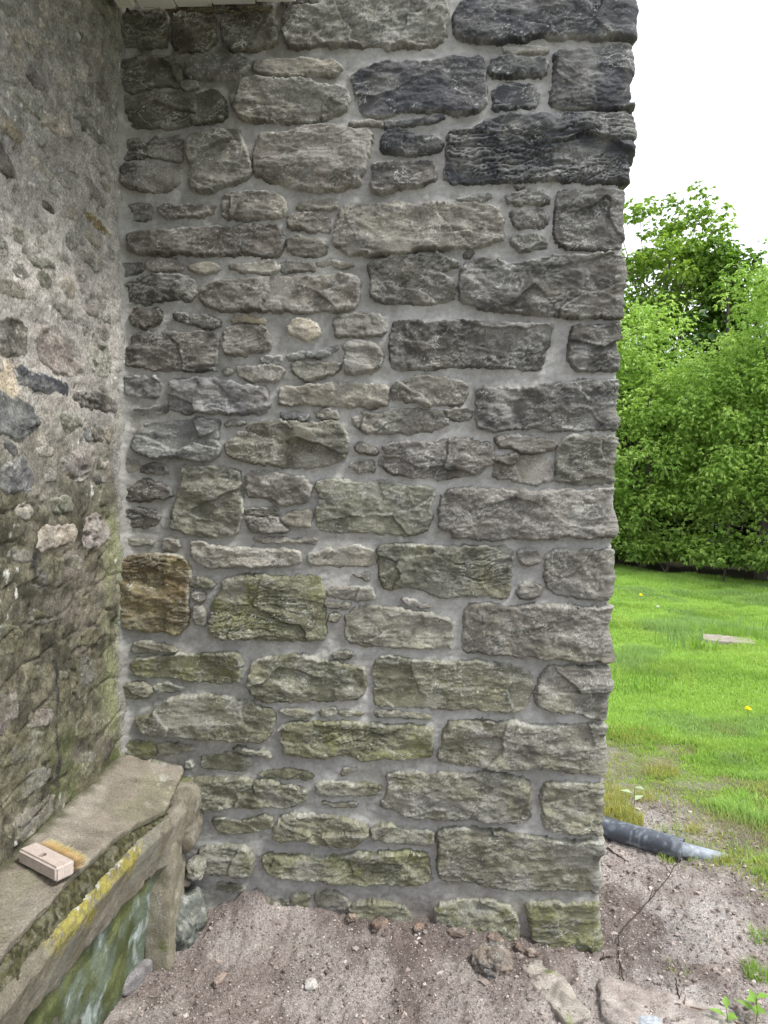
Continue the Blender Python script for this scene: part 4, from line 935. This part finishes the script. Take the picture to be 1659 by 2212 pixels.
bm = bmesh.new(); bmesh.ops.create_cone(bm, cap_ends=True, segments=24, radius1=.0095, radius2=.0100, depth=.03, matrix=Matrix.Translation((Lb*.47, Wb*.36, Hb)))
me2 = bpy.data.meshes.new('hole'); bm.to_mesh(me2); bm.free(); cut = bpy.data.objects.new('hole', me2); COL.objects.link(cut)
md = blk.modifiers.new('hole', 'BOOLEAN'); md.object = cut; md.solver = 'EXACT'
dg = bpy.context.evaluated_depsgraph_get(); me3 = bpy.data.meshes.new_from_object(blk.evaluated_get(dg)); blk.modifiers.clear(); blk.data = me3
bpy.data.objects.remove(cut)
a = me3.color_attributes.new('Col', 'FLOAT_COLOR', 'POINT'); vc = np.array([v.co[:] for v in me3.vertices])
cc = np.ones((len(vc), 4), np.float32); cc[:, :3] = (.46,.39,.35); cc[(np.hypot(vc[:, 0]-Lb*.47, vc[:, 1]-Wb*.36) < .0108) & (vc[:, 2] < Hb*.8), :3] = (.25,.18,.14)
a.data.foreach_set('color', cc.ravel()); me3.materials.clear(); me3.materials.append(M_wood); blk.parent = brush
r = np.random.default_rng(9); n = 1700
bx = r.uniform(.007, Lb-.004, n); bz = r.uniform(.006, Hb-.006, n); ln = r.uniform(.034, .042, n)
V = []; 
sp = (bx/Lb-.5)*.25; dz = r.normal(.03, .06, n)
tip = np.stack([bx+ln*(sp+r.normal(0, .06, n)), Wb+ln, bz+ln*dz-.0], -1); tip[:, 2] = np.clip(tip[:, 2], .001, .06)
basep = np.stack([bx, np.full(n, Wb-.002), bz], -1); mid = (basep+tip)/2+np.stack([r.normal(0, .001, n), 0*bx, r.normal(.001, .0012, n)], -1)
wv = np.array([.0017, 0, .0009])
V = np.stack([basep-wv, basep+wv, mid+wv, mid-wv, tip+wv*.4, tip-wv*.4], 1).reshape(-1, 3)
Q = (np.array([[0, 1, 2, 3], [3, 2, 4, 5]])[None]+(np.arange(n)*6)[:, None, None]).reshape(-1, 4)
bc = lerp((.80,.72,.55), (.90,.84,.70), r.random(n)); tc = lerp((.70,.68,.46), (.92,.90,.74), r.random(n))
C = np.stack([bc*.8, bc*.8, bc, bc, tc, tc], 1).reshape(-1, 3)
br_ = tag(mesh_np('bristles', V, Q, M_fibre, brush, C), kind='stuff')
box('bristle_root', (.008, Wb-.003, .006), (Lb-.006, Wb+.004, Hb-.006), M_fibre, brush, (.32,.24,.11))
brush.matrix_world = MB_

# ------------------------------------------------------------------ LAWN
def blades(n, x, y, z, hgt, wid, lean, cols, seed, curl=.6):
    r = np.random.default_rng(seed); a = r.uniform(0, 2*pi, n); la = r.uniform(0, 2*pi, n); le = np.abs(r.normal(0, lean, n))
    w = np.stack([np.cos(a), np.sin(a), 0*a], -1)*wid[:, None]*.5
    b = np.stack([x, y, z], -1); d = np.stack([np.cos(la)*le, np.sin(la)*le, np.ones(n)], -1)
    m = b+d*np.array([.45, .45, .62])*hgt[:, None]; t = b+d*np.array([1.25, 1.25, 1.0])*hgt[:, None]; t[:, 2] -= le*hgt*curl*.35
    V = np.stack([b-w, b+w, m+w*.8, m-w*.8, t], 1).reshape(-1, 3)
    F = (np.array([[0, 1, 2], [0, 2, 3], [3, 2, 4]])[None]+(np.arange(n)*5)[:, None, None]).reshape(-1, 3)
    C = np.stack([cols*.75, cols*.75, cols, cols, cols*1.1], 1).reshape(-1, 3)
    return V, F, C
r = np.random.default_rng(21)
n = 330000
yy = .2+(11.2)*(r.random(n)**1.25); u = r.random(n); inview = r.random(n) < .80
dep = yy+2.5; xv0 = (1300-917)/1640*dep; xv1 = (1700-917)/1640*dep
xx = np.where(inview, xv0+(xv1-xv0)*u, .3+u*(8.5))
keep = r.random(n) < np.clip(lawn(xx, yy)*1.15, 0, 1)**1.3
edge = yy+1.0*(xx-4.9)-9.35                                 # the shrubs' line
keep &= edge < .35*r.random(n)+.1
keep &= (xx > EDGE+.08) | (yy > .8)
keep &= ~((yy < 2.6) & (fbm(xx*2.2, yy*2.2, 315, 4) > .12) & (r.random(n) < .72))
xx = xx[keep]; yy = yy[keep]; n = len(xx)
pn = fbm(xx*1.2, yy*1.2, 331, 4); Lw = lawn(xx, yy)
hg = (.028+.030*ss(-.4, .5, pn))*(.6+.8*r.random(n))*(.45+.55*ss(.6, 1, Lw))*(1+.25*ss(3, 8, yy))
wd = (.0028+.0016*r.random(n))*(1+.22*np.clip(yy-1, 0, 9))
g = lerp((.260,.410,.085), (.400,.570,.135), r.random(n)); g = lerp(g, (.190,.320,.060), ss(.0, .8, fbm(xx*2.5, yy*2.5, 332, 4))*.6)
dry = ss(.98, .35, Lw)*.72+.15*ss(.25, .6, fbm(xx*1.1+4, yy*1.1, 336, 4))+ss(.15, .5, fbm(xx*2.2, yy*2.2, 315, 4))*ss(3.4, 1.4, yy)*.6
g = lerp(g, lerp((.42,.36,.12), (.33,.30,.10), r.random(n)), np.clip(dry, 0, 1)*(r.random(n) < .75))
g = lerp(g, (.22,.32,.14), (fbm(xx*1.6+9, yy*1.6, 334, 3)+.5*(r.random(n)-.5) > .42)*.5)
V, F, C = blades(n, xx, yy, gsurf(xx, yy)-.004, hg, wd, .45, g, 22)
tag(mesh_np('lawn_grass', V, F, M_grass, None, C), 'bright green lawn grass stretching from the bare soil to the trees', 'grass', kind='stuff')
print('blades', n)
def tuft(name, px, py, n, rad, h, w, col0, col1, label, seed, lean=.35, cat='grass'):
    p = onground(px, py); r = np.random.default_rng(seed); a = r.uniform(0, 6.28, n); q = rad*np.sqrt(r.random(n))
    x = p[0]+q*np.cos(a); y = p[1]+q*np.sin(a)
    V, F, C = blades(n, x, y, gsurf(x, y)-.004, h*(.5+.7*r.random(n)), w*(.7+.6*r.random(n)), lean, lerp(col0, col1, r.random(n)), seed+1)
    return tag(mesh_np(name, V, F, M_grass, None, C), label, cat, kind='stuff')
for k, (px, py, n_, rr) in enumerate([(1322, 1745, 420, .10), (1345, 1765, 380, .09), (1318, 1715, 260, .10), (1362, 1780, 160, .06), (1395, 1725, 120, .06), (1500, 1800, 60, .04), (1428, 1668, 200, .1), (1370, 1600, 260, .14)]):
    tuft('yellow_grass_tuft', px, py, n_, rr, .055, .0035, (.44,.38,.12), (.26,.33,.08), 'yellowing grass tuft growing on bare soil beside the pipe', 700+k*3, .55)['group'] = 'yellowing tufts beside the pipe'
tuft('tall_grass_tuft', 1470, 1400, 60, .24, .36, .006, (.16,.28,.09), (.26,.38,.14), 'tall dark grass tuft standing in the lawn left of the pale slab', 740, .22)
tuft('broad_grass_tuft', 1520, 1410, 50, .12, .18, .014, (.20,.34,.06), (.28,.42,.08), 'short broad-bladed clump at the left end of the pale lawn slab', 745, .35)
tuft('right_grass_tuft', 1640, 1375, 70, .40, .25, .006, (.18,.30,.10), (.28,.40,.15), 'tall grass clump at the right edge beyond the pale slab', 750, .3)
tuft('dark_grass_patch', 1345, 1470, 500, .40, .10, .006, (.12,.24,.04), (.20,.33,.06), 'lush dark green grass patch beside the wall corner', 755, .5)
tuft('soil_sprig', 1440, 1862, 60, .035, .035, .003, (.30,.36,.10), (.22,.32,.06), 'small green sprig growing under the pipe joint', 760, .7)
tuft('soil_sprig', 1568, 1863, 70, .03, .04, .003, (.35,.30,.10), (.22,.30,.06), 'small green sprig where the pipe end enters the soil', 763, .7)
tuft('soil_sprig', 1465, 2095, 30, .04, .02, .003, (.30,.36,.10), (.22,.32,.06), 'faint sprig beside the upright root', 766, .9)
tuft('soil_sprig', 1648, 2032, 130, .05, .04, .003, (.20,.34,.06), (.26,.36,.10), 'green sprig on the soil at the right edge, level with the wall foot', 769, .7)
tuft('soil_sprig', 1640, 2105, 160, .05, .045, .003, (.20,.34,.06), (.26,.36,.10), 'green sprig on the soil at the right edge, above the seedlings', 772, .7)
tuft('soil_sprig', 1650, 1895, 120, .05, .045, .003, (.20,.34,.06), (.26,.36,.10), 'green sprig at the right edge, level with the pipe end', 775, .7)
p = onground(1572, 1388); o = rock('lawn_slab', p+np.array([0, 0, .012]), (.24, .14, .035), M_slab, rcol((.27,.235,.20), (.34,.30,.265), 0, .1), None, 780, 4, .006, 6, rz=-.35); tag(o, 'pale flat stone slab lying in the lawn grass', 'slab')
p = onground(1638, 1435); tag(rock('burnt_patch', p, (.12, .09, .03), M_soil, rcol((.03,.028,.02), (.07,.06,.04)), None, 783, 4, .015, 2.3), 'dark clump of dead plant matter in the lawn at the right edge', 'debris')
def dandelion(px, py, label, s=1.0, col=(.88,.80,.05)):
    p = onground(px, py, .05*s); e = tag(empty('dandelion', p), label, 'flower'); g0 = onground(px, py)
    V, Q = tube_arrays([[0, 0, -.06*s], [.002, 0, -.03*s], [0, 0, 0]], .0015*s, 6); mesh_np('stem', V, Q, M_grass, e, np.tile([.2, .3, .08], (len(V), 1)))
    r = np.random.default_rng(int(px)); n = 60; a = r.uniform(0, 6.28, n); el = r.uniform(.1, 1.4, n); L_ = .016*s*np.ones(n)
    d = np.stack([np.cos(a)*np.cos(el), np.sin(a)*np.cos(el), np.sin(el)], -1)*L_[:, None]; w = np.stack([-np.sin(a), np.cos(a), 0*a], -1)*.002*s
    V = np.stack([0*d-w*.4, 0*d+w*.4, d+w, d-w], 1).reshape(-1, 3); Q = (np.array([[0, 1, 2, 3]])[None]+(np.arange(n)*4)[:, None, None]).reshape(-1, 4)
    mesh_np('flower_head', V, Q, M_leaf, e, np.tile(col, (len(V), 1)))
dandelion(1384, 1287, 'small yellow dandelion far out on the lawn nearest the trees', 1.9)
dandelion(1616, 1533, 'yellow dandelion in the grass at the right edge', 1.5)
dandelion(1421, 1312, 'white seed head on the far lawn near the wall corner', 1.6, (.7,.72,.68))

def leaf_arrays(p, d, up, L, w, col, seg=True):
    """vectorised folded leaves; p base, d direction, up normal hint"""
    d = d/np.linalg.norm(d, axis=1)[:, None]; s = np.cross(d, up); s /= np.linalg.norm(s, axis=1)[:, None]+1e-9; nrm = np.cross(s, d)
    n = len(p); a = p; b = p+d*L[:, None]*.42+s*w[:, None]*.5+nrm*w[:, None]*.16; c = p+d*L[:, None]*1.0-nrm*L[:, None]*.12; e = p+d*L[:, None]*.42-s*w[:, None]*.5+nrm*w[:, None]*.16
    V = np.stack([a, b, c, e], 1).reshape(-1, 3); F = (np.array([[0, 1, 2], [0, 2, 3]])[None]+(np.arange(n)*4)[:, None, None]).reshape(-1, 3)
    return V, F, np.repeat(col, 4, 0)
def seedling(px, py, h, nl, L, label, seed, col=(.20,.36,.06)):
    p = onground(px, py); e = tag(empty('seedling', p), label, 'plant'); r = np.random.default_rng(seed)
    V, Q = tube_arrays([[0, 0, -.01], [.004, 0, h*.5], [.0, .004, h]], [.0016, .0013, .0008], 6); mesh_np('stem', V, Q, M_bark, e, np.tile([.16, .13, .06], (len(V), 1)))
    for k in range(nl):
        a = k*2.4+r.random(); t = .35+.65*k/max(1, nl-1)
        V, F, C = leaf_arrays(np.array([[0, 0, h*t]]), np.array([[cos(a), sin(a), .35]]), np.array([[0, 0, 1.]]), np.array([L*(.7+.5*r.random())]), np.array([L*.5]), np.array([col]))
        mesh_np('leaf', V, F, M_leaf, e, C*(.85+.3*r.random()))
seedling(1568, 2216, .05, 4, .045, 'small seedling with pointed green leaves at the bottom edge, left of its taller neighbour', 801)
seedling(1632, 2216, .085, 6, .055, 'taller seedling with bright green leaves at the bottom right corner', 802)
seedling(1369, 1745, .10, 3, .07, 'broad pale-leaved weed in the thin grass beside the wall corner', 803, (.42,.50,.32))

# ------------------------------------------------------------------ TREES
def foliage(r, centers, radii, nleaf, L, W_, c0, c1, droop=.45, spray=5):
    """leaf sprays filling clumps; each spray is a small fan of pointed leaflets"""
    Ps = []; Ds = []; Ls = []; Cs = []
    for c, rad, k in zip(centers, radii, nleaf):
        ns = max(1, int(k/spray)); u = r.normal(size=(ns, 3)); u /= np.linalg.norm(u, axis=1)[:, None]
        q = c+u*(rad*np.array([1, 1, .75]))*(r.random(ns)**.45)[:, None]
        out_ = u*np.array([1, 1, .25])+r.normal(0, .45, (ns, 3)); out_[:, 2] -= droop*.5
        tone = r.random()
        cc = lerp(c0, c1, np.clip(tone*.6+.4*r.random(ns), 0, 1))
        out_ /= np.linalg.norm(out_, axis=1)[:, None]
        for s in range(spray):
            a = (s-(spray-1)/2)/(spray)*2.4; side = np.stack([-out_[:, 1], out_[:, 0], 0*out_[:, 0]], -1)
            d = out_*cos(a)+side*sin(a)+r.normal(0, .18, (ns, 3)); d[:, 2] -= droop*(.4+.5*r.random(ns))
            Ps.append(q+out_*L*.25*s/spray); Ds.append(d); Ls.append(L*(.7+.6*r.random(ns))); Cs.append(cc*(.85+.3*r.random(ns))[:, None])
    P = np.concatenate(Ps); D = np.concatenate(Ds); LL = np.concatenate(Ls); CC = np.concatenate(Cs)
    up = np.stack([r.normal(0, .35, len(P)), r.normal(0, .35, len(P)), np.ones(len(P))], -1)
    return leaf_arrays(P, D, up, LL, LL*W_, CC)
def tree(name, base, label, cat, group, seed, crown, nclump, crad, nleaf, L, c0, c1, trunk_r=.09, W_=.36, hollow=.35, lean=(0, 0), bark=(.10,.085,.07), extra=(), nlimb=14, zmin=.25):
    r = np.random.default_rng(seed); (cx, cy, cz), (rx, ry, rz) = crown
    bz = float(gbase(base[0], base[1])); e = tag(empty(name, (base[0], base[1], bz)), label, cat, group)
    u = r.normal(size=(nclump*3, 3)); u /= np.linalg.norm(u, axis=1)[:, None]; rad = hollow+(1-hollow)*r.random(nclump*3)**.6
    lump = .62+.72*vn(u[:, 0]*2.2+9, u[:, 1]*2.2+u[:, 2]*1.7+5, seed)
    cen = np.stack([cx+u[:, 0]*rx*rad*lump, cy+u[:, 1]*ry*rad*lump, cz+u[:, 2]*rz*rad*lump], -1)
    cen = cen[cen[:, 2] > zmin][:nclump]
    rr = crad*(.6+.8*r.random(len(cen)))
    if len(extra): cen = np.concatenate([cen, np.array([x[:3] for x in extra])]); rr = np.concatenate([rr, [x[3] for x in extra]])
    V, F, C = foliage(r, cen, rr, (nleaf*(rr/crad)**2).astype(int)+5, L, W_, c0, c1)
    tag(mesh_np('foliage', V-np.array([base[0], base[1], bz]), F, M_leaf, e, C), kind='stuff')
    o0 = np.array([base[0], base[1], bz-.1]); top = np.array([cx, cy, cz+rz*.6]); t = np.linspace(0, 1, 14)
    path = o0+(top-o0)*t[:, None]+np.stack([.12*np.sin(t*5+seed), .12*np.cos(t*4+seed), 0*t], -1)*t[:, None]
    V, Q = tube_arrays(path, trunk_r*(1-.85*t), 10); mesh_np('trunk', V-np.array([base[0], base[1], bz]), Q, M_bark, e, np.tile(bark, (len(V), 1)))
    B = Batch(); idx = r.choice(len(cen), min(nlimb, len(cen)), replace=False)
    for i in idx:
        k = r.integers(3, 12); a = path[k]; b = cen[i]; m = (a+b)/2+np.array([0, 0, .12*np.linalg.norm(b-a)]); tt = np.linspace(0, 1, 7)[:, None]
        p = a*(1-tt)**2+2*m*tt*(1-tt)+b*tt**2; V, Q = tube_arrays(p, trunk_r*np.linspace(.30, .05, 7), 6); B.add(V, Q, bark)
    b_ = tag(B.build('limbs', M_bark, e), kind='stuff')
    b_.location = (-base[0], -base[1], -bz)
    return e
YG0, YG1 = (.210,.360,.070), (.520,.680,.190)
MG0, MG1 = (.110,.205,.035), (.200,.330,.060)
DG0, DG1 = (.022,.055,.012), (.050,.105,.018)
G = 'trees along the far edge of the lawn'
tree('box_elder', (5.4, 9.9), 'broad bright yellow-green leafy tree at the right, its crown reaching almost to the grass', 'tree', G, 31, ((5.55, 9.8, 2.55), (1.75, 1.3, 2.55)), 640, .27, 150, .068, YG0, YG1, .10, nlimb=22, zmin=.12)
tree('box_elder', (3.9, 11.2), 'shorter yellow-green leafy tree beside the wall corner, in front of the tall maple', 'tree', G, 32, ((3.95, 11.0, 2.1), (1.65, 1.1, 2.05)), 520, .26, 150, .068, YG0, YG1, .08, nlimb=14, zmin=.2)
tree('box_elder', (7.6, 8.0), 'leafy yellow-green tree just beyond the right border', 'tree', G, 33, ((7.4, 8.0, 3.0), (1.5, 1.3, 2.7)), 220, .34, 130, .08, YG0, YG1, .10)
tree('maple_tree', (5.0, 14.6), 'tall airy maple with sky showing through its crown, rising behind the lower trees', 'tree', G, 34, ((5.2, 14.5, 5.75), (1.55, 1.2, 2.0)), 150, .26, 110, .10, (.14,.25,.04), (.36,.50,.10), .11, .6, .25, extra=[(5.72, 14.5, 7.75, .22), (5.98, 14.5, 7.62, .2), (5.8, 14.4, 7.3, .25), (6.3, 14.5, 7.25, .24), (6.38, 14.5, 6.9, .24), (6.25, 14.5, 6.5, .2), (5.2, 14.5, 7.4, .32), (4.75, 14.5, 7.35, .3), (5.5, 14.5, 7.05, .3)], nlimb=24, bark=(.25,.23,.20))
tree('maple_tree', (6.4, 13.6), 'smaller dark green maple crown between the tall maple and the bright right-hand tree', 'tree', G, 35, ((6.1, 13.5, 5.05), (.72, .8, 1.15)), 90, .26, 130, .095, MG0, MG1, .08, .7, .2)
tree('maple_tree', (3.2, 13.0), 'dark green maple partly hidden behind the wall corner', 'tree', G, 36, ((3.4, 13.0, 3.2), (1.3, 1.0, 2.2)), 90, .35, 130, .12, MG0, MG1, .09, .7, .3)
for k, (x, y, s) in enumerate([(9.6, 7.0, 3.2), (1.4, 13.4, 3.0), (-.8, 14.6, 3.4), (12.2, 6.2, 3.4)]):
    tree('woodland_tree', (x, y), ['leafy tree far right beyond the picture border', 'leafy tree hidden behind the main wall', 'leafy tree behind the building to the left', 'leafy tree farthest right of the row'][k], 'tree', G, 40+k, ((x, y, s), (1.7, 1.4, s-.5)), 90, .5, 110, .15, MG0, YG1, .12)
r = np.random.default_rng(77)
labs = ['low green shrub at the foot of the trees, nearest the wall corner', 'low leafy shrub second from the wall corner along the lawn edge', 'bright leafy shrub spilling onto the lawn at mid edge', 'low shrub at the lawn edge under the bright right-hand tree', 'dark shrub at the right border under the branches', 'shrub beyond the right border of the picture', 'shrub farthest right along the tree line', 'shrub hidden behind the main wall']
for k, (x, y, s) in enumerate([(3.15, 10.85, .55), (4.0, 10.1, .40), (4.62, 9.35, .70), (5.3, 8.75, .45), (5.7, 8.1, .5), (6.5, 7.5, .6), (7.6, 6.7, .7), (2.2, 11.8, .7)]):
    tree('shrub', (x, y), labs[k], 'shrub', 'shrubs under the trees', 60+k, ((x, y, s*.35), (.75, .5, s*.9)), 30, .20, 110, .075, (.080,.165,.025), (.28,.40,.08), .02, .5, .1, nlimb=5)
# trunks and dark growth deeper in the wood
B = Batch()
for k in range(60):
    x = r.uniform(0, 15); y = 11.8+r.random()*6+max(0, 4-x)*.3; h_ = r.uniform(3.5, 5.2); ln = r.normal(0, .15, 2)
    V, Q = tube_arrays([[x, y, -.2], [x+ln[0]*.5, y+ln[1]*.5, h_*.5], [x+ln[0], y+ln[1], h_]], [r.uniform(.04, .10), .05, .02], 7); B.add(V, Q, (.05,.042,.034))
tag(B.build('wood_trunks', M_bark), 'dark crowded trunks in the shade of the wood behind the front trees', 'tree trunks', kind='stuff')
n = 760; cen = np.stack([r.uniform(-2, 16, n), r.uniform(12.0, 18.0, n), r.uniform(.0, 4.3, n)], -1); cen[:, 1] += np.clip(4-cen[:, 0], 0, 9)*.25
V, F, C = foliage(r, cen, np.full(n, .6), np.full(n, 150), .20, .5, DG0, DG1)
tag(mesh_np('wood_undergrowth', V, F, M_leaf, None, C), 'dense dark leafy undergrowth filling the wood behind the front trees', 'undergrowth', kind='stuff')
